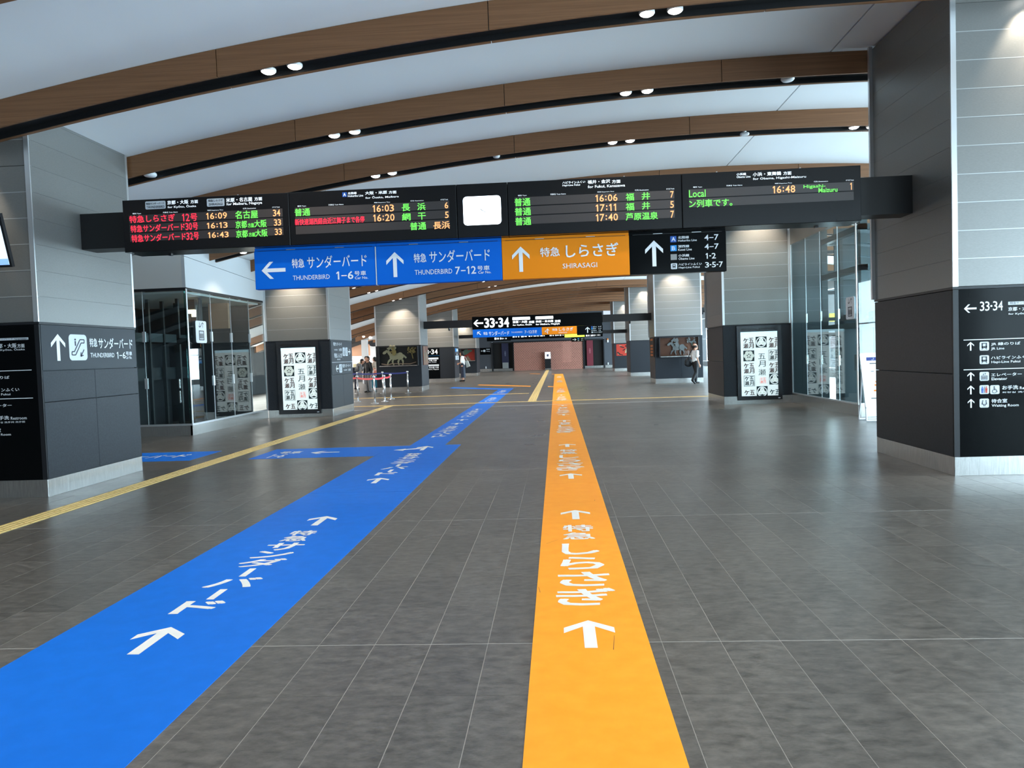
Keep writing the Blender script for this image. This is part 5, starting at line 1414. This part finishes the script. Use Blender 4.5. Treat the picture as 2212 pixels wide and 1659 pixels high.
m = MB(); m.prism([pm(a, b, .035) for a, b in ((-7.79, 1.6), (-7.45, 1.75), (-7.2, 2.1), (-7.4, 2.19), (-7.79, 2.19))], (0, -.02, 0)); m.build('shade_figure', 'case_black', t)
def flat_picture(pm, u0, v0, u1, v1, back, label, shapes):
    t = thing('wall_picture', label, 'picture', pm((u0+u1)/2, v0, .02)); m = MB(); plate_box(m, pm, u0, v0, u1, v1, -.01, .03); m.build('panel', back, t)
    for nm, col, polys in shapes:
        m = MB()
        for q in polys: m.prism([pm(a, b, .032) for a, b in q], Vector(pm(0, 0, .045))-Vector(pm(0, 0, .032)))
        m.build(nm, col, t)
pm = plane_map('y', 61.2)
flat_picture(pm, 4.88, 1.25, 6.2, 2.18, 'case_red', 'bright red picture with black and cream strokes on the fifth right pillar',
    [('brush_stroke', 'ink_black', [seg(4.95, 1.55, 5.15, 1.38, .10), seg(5.12, 1.38, 5.4, 1.30, .06), seg(5.2, 2.0, 5.5, 1.9, .08), seg(5.4, 1.66, 5.6, 1.80, .07), seg(5.6, 2.05, 5.9, 1.9, .1)]),
     ('pale_figure', 'cream_paper', [[(5.55, 1.45), (5.75, 1.5), (5.78, 1.75), (5.66, 1.82), (5.60, 1.65)], seg(5.0, 1.44, 5.06, 1.36, .05), seg(5.1, 2.10, 5.3, 2.05, .04)])])
pm = plane_map('x+', LX)
flat_picture(pm, 36.95, 1.27, 38.35, 2.22, 'art_brown', 'brown and tan striped picture on the inner side of the third left pillar',
    [('figure', 'art_tan', [seg(37.2, 1.3, 37.1, 2.2, .14), seg(37.5, 1.3, 37.6, 2.0, .10), seg(37.9, 1.3, 37.8, 1.9, .16), seg(38.2, 1.4, 38.1, 1.7, .12)]), ('shade', 'leaf_green', [seg(37.95, 1.5, 38.05, 2.0, .10), seg(37.3, 1.5, 37.32, 1.9, .08)])])
pm = plane_map('x-', RX)
flat_picture(pm, 38.2, 1.28, 36.6, 2.22, 'ink_black', 'dark picture with orange lattice on the inner side of the third right pillar',
    [('lattice', 'art_orange', [rc(36.75+.22*i, 1.34+.15*j, 36.90+.22*i, 1.44+.15*j) for i in range(6) for j in range(6) if (i*j+i) % 5])])
# number sign and small signs on the fourth left pillar
pm = plane_map('y', 48.55)
t = thing('pillar_sign', 'tall black sign with platform number and blue line on the fourth left pillar', 'sign', (-8.1, 48.5, .26))
m = MB(); plate_box(m, pm, -8.75, .26, -7.62, 2.22, -.01, .02); m.build('panel', 'sign_black', t)
draw([('white', '33·34', -8.75, 1.84, -7.72, 2.16, .05), ('sky', 'line', -8.74, 1.69, -7.63, 1.78, 0), ('plate', '□', -8.7, 1.5, -7.70, 1.62, 0), ('white', '京都・大阪 方面', -8.7, 1.38, -7.82, 1.48, .03), ('white', 'for Kyōto, Ōsaka', -8.7, 1.28, -7.84, 1.36, .02),
      ('plate', '□', -8.7, 1.06, -7.68, 1.17, 0), ('white', '米原・名古屋 方面', -8.7, .92, -7.70, 1.03, .03), ('white', 'for Maibara, Nagoya', -8.7, .80, -7.70, .89, .02)], pm, .03, .008, None, t)
pm = plane_map('x+', LX)
t = thing('pillar_sign', 'small slate sign with white pictograms on the inner side of the fourth left pillar', 'sign', (LX, 49.6, 1.25))
m = MB(); plate_box(m, pm, 48.75, 1.25, 50.7, 2.22, -.01, .015); m.build('panel', 'sign_grey', t)
draw([('sky', '□', 48.9, 1.95, 49.5, 2.18, 0), ('plate', '□', 49.5, 1.97, 50.3, 2.16, 0), ('white', 'line', 48.8, 1.87, 50.6, 1.90, 0), ('white', '33·34', 49.3, 1.74, 50.1, 1.82, .03), ('plate', '□', 48.9, 1.42, 50.5, 1.70, 0), ('dark', 'wheelchair', 49.3, 1.45, 50.1, 1.68, 0)], pm, .02, .008, None, t)
pm = plane_map('y', 48.3)
t = thing('wall_phone_sign', 'tiny stack of white and blue marks on the edge of the fourth right pillar', 'sign', (6.35, 48.3, 1.3))
m = MB(); plate_box(m, pm, 6.2, 1.75, 6.48, 1.98, -.01, .02); m.build('blue_plate', 'sky', t)
m = MB(); plate_box(m, pm, 6.28, 2.06, 6.42, 2.14, -.01, .02); plate_box(m, pm, 6.28, 1.9, 6.42, 1.94, .02, .03); m.build('white_plate', 'white', t)

# ================================================================ QUEUE BARRIERS
def post(x, y, h, label, group):
    t = thing('stanchion', label, 'stanchion', (x, y, 0), group)
    MB().lathe((x, y, 0), [(.15, 0), (.15, .008), (.12, .018), (.05, .03), (.035, .06)], 24).build('base', 'chrome', t, True)
    MB().cyl((x, y, .05), (x, y, h-.06), .034, n=16).build('pole', 'chrome', t, True)
    MB().lathe((x, y, h-.07), [(.045, 0), (.048, .01), (.048, .055), (.036, .07)], 18).build('cap', 'chrome', t, True)
def belt(pts, z, c, label):
    m = MB()
    for (x0, y0), (x1, y1) in zip(pts[:-1], pts[1:]):
        n = 8
        for k in range(n):
            a, b = k/n, (k+1)/n
            f = lambda q: (x0+(x1-x0)*q, y0+(y1-y0)*q, z-.03*4*q*(1-q))
            p0, p1 = f(a), f(b); dy = .004
            m.add([(p0[0], p0[1]-dy, p0[2]-.035), (p1[0], p1[1]-dy, p1[2]-.035), (p1[0], p1[1]-dy, p1[2]+.035), (p0[0], p0[1]-dy, p0[2]+.035),
                   (p0[0], p0[1]+dy, p0[2]-.035), (p1[0], p1[1]+dy, p1[2]-.035), (p1[0], p1[1]+dy, p1[2]+.035), (p0[0], p0[1]+dy, p0[2]+.035)],
                  [(0,1,2,3),(7,6,5,4),(0,4,5,1),(3,2,6,7)])
    tag(m.build('barrier_belt', c), label, 'belt')
BP = [(-9.69, 35.8), (-8.30, 35.2), (-7.03, 34.85)]
for (x, y), lb in zip(BP, ('leftmost chrome post of the blue belt', 'middle chrome post of the blue belt', 'rightmost chrome post, alone at the end of the blue belt')): post(x, y, 1.05, lb, 'posts of the blue belt')
belt([(-11.2, 36.4)]+BP, .97, 'belt_blue', 'dark blue barrier belt strung between chrome posts')
RP = [(-7.86, 29.0), (-6.80, 27.45), (-6.68, 28.55), (-6.80, 30.2)]
for (x, y), lb in zip(RP, ('leftmost chrome post of the red belt', 'nearest chrome post of the red belt', 'chrome post just behind the nearest red belt post', 'short rightmost chrome post where the red belt ends')): post(x, y, 1.03, lb, 'posts of the red belt')
belt([(-9.6, 31.0), RP[0], RP[1], RP[2], RP[3]], .93, 'belt_red', 'red barrier belt strung between four chrome posts')

# ================================================================ SHOP AND AISLE AT THE LEFT
t = thing('shop_front', 'bright white shop front seen at the far left between the second and third pillars', 'shop', (-13.5, 51, 0))
MB().box(-15.9, -10.4, 50.9, 51.2, 3.0, 3.42).build('fascia', 'white_fascia', t)
MB().box(-15.9, -10.4, 51.2, 57, 3.3, 3.4).build('soffit', 'soffit_light', t)
MB().box(-13.35, -12.95, 50.7, 51.0, 0, 3.0).build('post', 'white_fascia', t)
MB().box(-15.9, -10.4, 56.9, 57.1, 0, 3.3).build('rear_wall', 'white_fascia', t)
MB().box(-15.2, -13.6, 54.0, 54.1, 1.9, 2.75).box(-12.9, -11.6, 54.0, 54.1, 1.9, 2.75).build('tan_panel', 'tan', t)
MB().box(-12.9, -11.0, 53.9, 54.0, 1.80, 1.92).box(-15.2, -13.4, 53.9, 54.0, 1.80, 1.92).build('shelf', 'white_fascia', t)
MB().box(-15.6, -10.8, 55.0, 56.0, 0, 1.1).build('counter', 'grey_wall', t)
m = MB()
for k in range(10): m.box(-15.2+.42*k, -14.98+.42*k, 55.1, 55.3, 1.1, 1.35+.12*(k % 3))
m.build('goods', 'cream_paper', t)
MB().box(-12.75, -12.1, 53.8, 53.86, 2.05, 2.35).build('poster', 'lamp_orange', t); MB().box(-12.68, -12.17, 53.79, 53.8, 2.1, 2.3).build('poster_print', 'plate', t)
m = MB(); m.ellipsoid((-12.55, 51.0, 2.66), (.32, .04, .14), 18, 8); m.build('oval_sign', 'dark', t, True)
for k, (x, y) in enumerate(((-14.0, 51.6), (-13.55, 51.6), (-13.1, 51.6))):
    l_ = thing('downlight', '%s of three lamps over the far left shop front' % ('left', 'middle', 'right')[k], 'downlight', (x, 50.88, 3.2), 'shop front lamps')
    MB().ellipsoid((x+.35, 50.86, 3.28-.06*k), (.10, .03, .06), 14, 8).build('lens', 'lamp_lens', l_, True)
d = bpy.data.lights.new('shop_light', 'AREA'); d.shape = 'RECTANGLE'; d.size = 5; d.size_y = 3; d.energy = 260; d.color = (.9, .97, 1)
o = bpy.data.objects.new('shop_light', d); COL.objects.link(o); o.location = (-13.2, 53.6, 3.25); o.parent = t; o.matrix_parent_inverse = wm(t).inverted()
# small yellow green exit sign in the right aisle
t = thing('exit_sign', 'small yellow green sign seen between the two right pillars behind the man', 'sign', (10.1, 47, 2.2))
MB().box(9.6, 10.6, 47, 47.1, 1.95, 2.40).build('panel', 'lime_sign', t); MB().box(10.05, 10.12, 47.02, 47.08, 2.40, ztop(10.1)-.01).build('hanger', 'arm_black', t)
t = thing('exit_sign', 'small yellow green sign seen through the right glass lift enclosure', 'sign', (12.6, 33, 2.6))
MB().box(11.8, 12.7, 33, 33.1, 2.60, 2.95).build('panel', 'lime_sign', t); MB().box(12.2, 12.26, 33.02, 33.08, 2.95, ztop(12.23)-.01).build('hanger', 'arm_black', t)

# ================================================================ PEOPLE
def fuse(mb, name, m_, parent, voxel=.011, smooth=3):
    """one continuous skin from overlapping volumes"""
    me = mb.mesh(name); o = bpy.data.objects.new(name, me); COL.objects.link(o)
    r = o.modifiers.new('fuse', 'REMESH'); r.mode = 'VOXEL'; r.voxel_size = voxel
    s = o.modifiers.new('soft', 'SMOOTH'); s.factor = .5; s.iterations = smooth
    dg = bpy.context.evaluated_depsgraph_get()
    out = bpy.data.meshes.new_from_object(o.evaluated_get(dg)); out.name = name
    bpy.data.objects.remove(o); bpy.data.meshes.remove(me)
    out.materials.clear(); out.materials.append(MATS[m_]); out.polygons.foreach_set('use_smooth', [True]*len(out.polygons))
    return link(name, out, parent)
def hand(mb, wrist, elbow, curl, H, side, palm_dir=None):
    w = Vector(wrist); d = (w-Vector(elbow)).normalized()
    f = Vector(palm_dir) if palm_dir else Vector((0, 1, 0))       # direction the thumb side faces
    f = (f-d*f.dot(d)).normalized(); n = d.cross(f).normalized()
    pc = w+d*.030*H; mb.capsule(w, w+d*.048*H, .0125*H, .017*H); mb.capsule(pc-f*.012*H, pc+f*.012*H, .012*H, .012*H); mb.capsule(pc+d*.016*H-f*.014*H, pc+d*.016*H+f*.014*H, .0095*H, .0095*H)
    for k, L in enumerate((.040, .046, .043, .034)):
        b = w+d*.050*H+f*(.0165-.011*k)*H; a1 = b+d*L*.5*H+n*side*curl*.008*H; a2 = a1+(d*(1-curl)+n*side*curl).normalized()*L*.5*H
        mb.capsule(b-d*.012*H, a1, .0052*H, .005*H, 8); mb.capsule(a1, a2, .005*H, .0042*H, 8)
    tb = w+d*.018*H+f*.014*H; t1 = tb+(d*.75+f*.65).normalized()*.026*H; t2 = t1+(d*.9+f*.25+n*side*.3).normalized()*.02*H
    mb.capsule(tb, t1, .0062*H, .0055*H, 8); mb.capsule(t1, t2, .0055*H, .0045*H, 8)
def person(label, loc, facing, H, pose, clothes, hair='short', female=False, group=None, head_turn=0.0, vox=.011):
    """facing: heading in degrees, 0 = +Y, positive turns towards -X"""
    root = thing('person', label, 'person', loc, group); root.rotation_euler = (0, 0, math.radians(facing))
    R = wm(root)
    def W(p): return R @ Vector(p)
    P = {k: Vector(v)*H for k, v in pose.items() if k != 'curl' and not k.startswith(('foot', 'thumb'))}
    sh = .092 if female else .104
    hip = .050
    D = dict(hipL=(-hip, 0, .51), hipR=(hip, 0, .51), kneeL=(-hip, .012, .275), kneeR=(hip, .012, .275), ankL=(-hip, 0, .045), ankR=(hip, 0, .045),
             chest=(0, 0, .71), neck=(0, .0, .835), head=(0, .015, .925), shL=(-sh, 0, .80), shR=(sh, 0, .80),
             elL=(-sh-.03, .0, .63), elR=(sh+.03, .0, .63), wrL=(-sh-.035, .03, .485), wrR=(sh+.035, .03, .485), pelvis=(0, 0, .53), toeL=None, toeR=None)
    for k, v in D.items():
        if k not in P and v is not None: P[k] = Vector(v)*H
    ht = math.radians(head_turn); hr = Matrix.Rotation(ht, 3, 'Z')
    hd = P['head']
    def hp(v): return hd+hr @ (Vector(v)*H)
    def xf(mb): mb.v = [tuple(W(v)) for v in mb.v]; return mb
    b = MB()
    # head with face
    b.ellipsoid(hp((0, -.006, .012)), (.052*H, .062*H, .066*H)); b.ellipsoid(hp((0, .018, -.030)), (.038*H, .042*H, .040*H))
    b.capsule(hp((0, .058, .004)), hp((0, .069, -.014)), .007*H, .0085*H, 8); b.ellipsoid(hp((0, .052, -.038)), (.019*H, .012*H, .010*H)); b.ellipsoid(hp((0, .046, -.058)), (.02*H, .016*H, .014*H))
    for s in (-1, 1):
        b.ellipsoid(hp((.053*s, -.004, -.004)), (.008*H, .014*H, .020*H)); b.ellipsoid(hp((.024*s, .046, .018)), (.018*H, .012*H, .008*H)); b.ellipsoid(hp((.028*s, .042, -.016)), (.018*H, .016*H, .016*H))
    b.capsule(P['neck']-Vector((0, 0, .03*H)), hd+Vector((0, -.008*H, -.045*H)), .032*H, .029*H)
    ch, pe = P['chest'], P['pelvis']
    b.ellipsoid(ch, (.090*H, .056*H, .125*H)); b.capsule(pe+Vector((0, 0, .02*H)), ch-Vector((0, 0, .03*H)), .062*H, .066*H); b.ellipsoid(pe, ((.088 if female else .083)*H, .062*H, .065*H))
    b.capsule(P['shL'], P['shR'], .033*H, .033*H); b.capsule(P['neck'], P['shL'], .026*H, .028*H); b.capsule(P['neck'], P['shR'], .026*H, .028*H)
    for s, q in ((-1, 'L'), (1, 'R')):
        b.capsule(P['hip'+q], P['knee'+q], .052*H, .034*H); b.capsule(P['knee'+q], P['knee'+q]*.62+P['ank'+q]*.38+Vector((0, -.006*H, 0)), .034*H, .034*H); b.capsule(P['knee'+q]*.62+P['ank'+q]*.38+Vector((0, -.006*H, 0)), P['ank'+q], .033*H, .020*H)
        fd = pose.get('foot'+q, (0, 1, 0)); fd = Vector(fd)
        b.capsule(P['ank'+q]+Vector((0, 0, -.02*H))-fd*.02*H, P['ank'+q]+Vector((0, 0, -.028*H))+fd*.085*H, .020*H, .015*H)
        b.capsule(P['sh'+q], P['el'+q], .026*H, .021*H); b.capsule(P['el'+q], P['wr'+q], .021*H, .0135*H)
        hand(b, P['wr'+q], P['el'+q], pose.get('curl', .25), H, -s if q == 'L' else -s, pose.get('thumb'+q, (0, 1, 0)))
    body = fuse(xf(b), 'body', 'skin', root, vox)
    e = MB()
    for s in (-1, 1): e.ellipsoid(hp((.024*s, .0535, .004)), (.0085*H, .005*H, .0045*H), 10, 6)
    xf(e).build('eyes', 'eye', root, True)
    e = MB(); e.ellipsoid(hp((0, .0615, -.038)), (.015*H, .005*H, .0042*H), 10, 6); xf(e).build('mouth', 'lip', root, True)
    # hair
    h = MB()
    if hair == 'balding':
        for a in range(-8, 9):
            t_ = math.radians(270+a*13.5); h.ellipsoid(hp((.053*math.cos(t_), -.006+.064*math.sin(t_), .006)), (.014*H, .014*H, .032*H), 8, 6)
        h.ellipsoid(hp((0, -.05, -.025)), (.036*H, .022*H, .03*H))
    elif hair == 'short':
        h.ellipsoid(hp((0, -.014, .026)), (.057*H, .062*H, .060*H)); h.ellipsoid(hp((0, -.036, -.010)), (.050*H, .036*H, .045*H))
    else:
        h.ellipsoid(hp((0, -.014, .026)), (.059*H, .064*H, .061*H)); h.ellipsoid(hp((0, -.042, -.020)), (.054*H, .040*H, .062*H)); h.capsule(hp((0, -.062, -.03)), hp((0, -.06, -.11 if hair == 'long' else -.06)), .036*H, .026*H)
        for s in (-1, 1): h.capsule(hp((.050*s, .0, .03)), hp((.052*s, -.006, -.05)), .016*H, .013*H)
    fuse(xf(h), 'hair', 'hair', root, .010, 4)
    # clothes
    top, bot, sleeve = clothes['top'], clothes['bottom'], clothes.get('sleeve', .75)
    c = MB(); k = 1.0
    c.ellipsoid(ch, (.100*H, .066*H, .130*H)); c.capsule(pe+Vector((0, 0, .03*H)), ch-Vector((0, 0, .02*H)), .074*H, .077*H); c.capsule(P['shL'], P['shR'], .040*H, .040*H)
    c.capsule(P['neck']-Vector((0, 0, .018*H)), P['shL'], .034*H, .036*H); c.capsule(P['neck']-Vector((0, 0, .018*H)), P['shR'], .034*H, .036*H)
    for q in 'LR':
        if sleeve <= 1: c.capsule(P['sh'+q], P['sh'+q]*(1-sleeve)+P['el'+q]*sleeve, .037*H, .036*H)
        else:
            c.capsule(P['sh'+q], P['el'+q], .037*H, .030*H); c.capsule(P['el'+q], P['el'+q]*.12+P['wr'+q]*.88, .030*H, .023*H)
    fuse(xf(c), clothes.get('top_name', 'shirt'), top, root, vox, 3)
    c = MB()
    if clothes.get('skirt'):
        L = clothes['skirt']; prof = [(.083, .60), (.092, .55), (.102, .48), (.105, .38), (.110, L+.06), (.118, L)]
        n = 28; vs = []; fs = []
        for i_, (r, z) in enumerate(prof):
            for a in range(n):
                t_ = 2*PI*a/n; rr = r*(1+.05*math.sin(7*t_)*max(0, (i_-1)/4)); cx = pe.x*(1-i_*.1); cy = pe.y
                vs.append((cx+rr*H*math.cos(t_), cy+rr*.74*H*math.sin(t_), z*H))
        for i_ in range(len(prof)-1): fs += [(i_*n+a, i_*n+(a+1) % n, (i_+1)*n+(a+1) % n, (i_+1)*n+a) for a in range(n)]
        fs.append(tuple(range(n))); c.add(vs, fs); xf(c).build('skirt', bot, root, True)
    else:
        c.ellipsoid(pe+Vector((0, 0, .01*H)), (.092*H, .070*H, .072*H)); c.capsule(pe+Vector((0, 0, .02*H)), pe+Vector((0, 0, .075*H)), .072*H, .073*H)
        for q in 'LR':
            c.capsule(P['hip'+q], P['knee'+q], .060*H, .045*H); c.capsule(P['knee'+q], P['ank'+q]+Vector((0, 0, .0)), .045*H, .036*H)
        fuse(xf(c), 'trousers', bot, root, vox, 3)
    for q in 'LR':
        fd = Vector(pose.get('foot'+q, (0, 1, 0))); c = MB()
        a0 = P['ank'+q]+Vector((0, 0, -.012*H))-fd*.022*H; a1 = P['ank'+q]+Vector((0, 0, -.020*H))+fd*.095*H
        c.capsule(a0, a1, .026*H, .021*H); xf(c).build('shoe', clothes.get('shoe', 'shoe'), root, True)
    return root, W, P

# man walking away to the right, short sleeves, bald crown
man, W, P = person('balding person in white short sleeved shirt and black trousers walking at the right', (6.42, 35.2, 0), -62, 1.86,
    dict(kneeL=(-.05, .075, .285), ankL=(-.045, .045, .045), kneeR=(.05, -.01, .28), ankR=(.05, -.125, .095), footR=(0, .75, -.65), hipL=(-.05, .01, .51), hipR=(.05, -.005, .51),
         elR=(.135, -.03, .635), wrR=(.14, .02, .49), elL=(-.13, .0, .64), wrL=(-.10, .085, .56), curl=.45), dict(top='cloth_white', bottom='cloth_black', sleeve=.72), 'balding', head_turn=-8)
t = thing('shoulder_bag', 'black shoulder bag hanging from the left side of the walking man', 'bag', tuple(W((-.22, -.10, .95))))
m = MB(); H = 1.86
m.ellipsoid((-.30, -.13, 1.02), (.11, .22, .20)); m.ellipsoid((-.30, -.13, .93), (.12, .23, .14)); m.v = [tuple(W(v)) for v in m.v]
fuse(m, 'body', 'cloth_black', t, .014, 4)
m = MB()
pts = [(-.24, -.22, 1.18), (-.17, -.145, 1.40), (-.145, -.06, 1.575), (-.15, .06, 1.55), (-.21, .10, 1.30), (-.27, .03, 1.16)]
for a, b in zip(pts[:-1], pts[1:]): m.capsule(a, b, .022, .022, 8)
m.v = [tuple(W(v)) for v in m.v]; m.build('strap', 'cloth_black', t, True)
# woman looking at her phone
wo, W, P = person('person in white blouse and long navy skirt standing and holding a phone', (-6.08, 48.2, 0), 82, 1.98,
    dict(elL=(-.125, .01, .64), wrL=(-.06, .115, .585), elR=(.125, .0, .64), wrR=(.05, .13, .60), curl=.6, thumbL=(0, .3, 1), thumbR=(0, .3, 1), head=(0, .025, .915)),
    dict(top='cloth_white', bottom='cloth_navy', skirt=.13, sleeve=.95, top_name='blouse'), 'bob', True, head_turn=0)
t = thing('phone', 'dark phone held by the standing woman in the navy skirt', 'phone', tuple(W((0, .34, 1.20))))
m = MB(); m.box(-.04, .04, .345, .358, 1.19, 1.34); m.v = [tuple(W(v)) for v in m.v]; m.build('body', 'black_plastic', t)
m = MB(); m.box(-.035, .035, .342, .345, 1.20, 1.33); m.v = [tuple(W(v)) for v in m.v]; m.build('screen', 'faint', t)
t = thing('tote_bag', 'pale grey tote bag hanging behind the standing woman', 'bag', tuple(W((.1, -.3, .9))))
m = MB(); q = [(-.06, -.12), (-.06, -.42), (.0, -.44), (.24, -.42), (.25, -.14)]
m.prism([(.18, -.12, 1.34), (.18, -.30, 1.34), (.18, -.44, .98), (.18, -.20, .90)], (.11, 0, 0)); m.v = [tuple(W(v)) for v in m.v]; m.build('body', 'cloth_tote', t)
m = MB()
for a, b in zip([(.23, -.26, 1.33), (.19, -.14, 1.60), (.18, .02, 1.62), (.22, -.02, 1.36)], [(.19, -.14, 1.60), (.18, .02, 1.62), (.22, -.02, 1.36), (.23, -.14, 1.33)]): m.capsule(a, b, .014, .014, 8)
m.v = [tuple(W(v)) for v in m.v]; m.build('strap', 'cloth_tote', t, True)
# people by the shop at the far left
person('person in black with grey trousers standing half hidden beside the third left pillar', (-9.35, 36.6, 0), 150, 1.80, dict(), dict(top='cloth_black', bottom='cloth_grey', sleeve=1.2), 'short', vox=.014)
person('person in beige top and salmon skirt reaching forward near the shop', (-11.3, 46.0, 0), 80, 1.78, dict(elL=(-.12, .06, .66), wrL=(-.09, .19, .66), elR=(.12, .05, .66), wrR=(.08, .19, .67)), dict(top='cloth_beige', bottom='cloth_salmon', skirt=.22, sleeve=.9), 'bob', True, vox=.014)
person('person in dark top standing far back by the shop, between the other shoppers', (-12.5, 48.5, 0), 20, 1.85, dict(), dict(top='cloth_black', bottom='cloth_navy', sleeve=1.2), 'short', vox=.014)
person('person in grey sleeves leaning over a teal suitcase at the far left', (-11.1, 40.6, 0), -75, 1.80, dict(chest=(0, .10, .68), neck=(0, .17, .785), head=(0, .235, .855), shL=(-.104, .15, .755), shR=(.104, .15, .755), elL=(-.13, .24, .62), wrL=(-.10, .36, .54), elR=(.13, .22, .62), wrR=(.10, .34, .54), pelvis=(0, -.03, .53), curl=.6),
    dict(top='cloth_grey', bottom='cloth_navy', sleeve=1.2), 'short', vox=.014)
t = thing('suitcase', 'teal suitcase standing at the far left behind the belt posts', 'suitcase', (-10.2, 40.6, 0))
m = MB(); panel_poly(m, plane_map('y', 40.45), rc(-10.45, .07, -10.0, .75), -.28, 0, .03); m.build('shell', 'cloth_teal', t)
MB().box(-10.38, -10.35, 40.6, 40.63, .7, 1.08).box(-10.12, -10.09, 40.6, 40.63, .7, 1.08).box(-10.38, -10.09, 40.6, 40.63, 1.05, 1.08).build('handle', 'stainless', t)
for x in (-10.4, -10.05): MB().cyl((x, 40.5, .04), (x+.03, 40.5, .04), .04, n=12).build('wheel', 'black_plastic', t)
t.location.x += .28
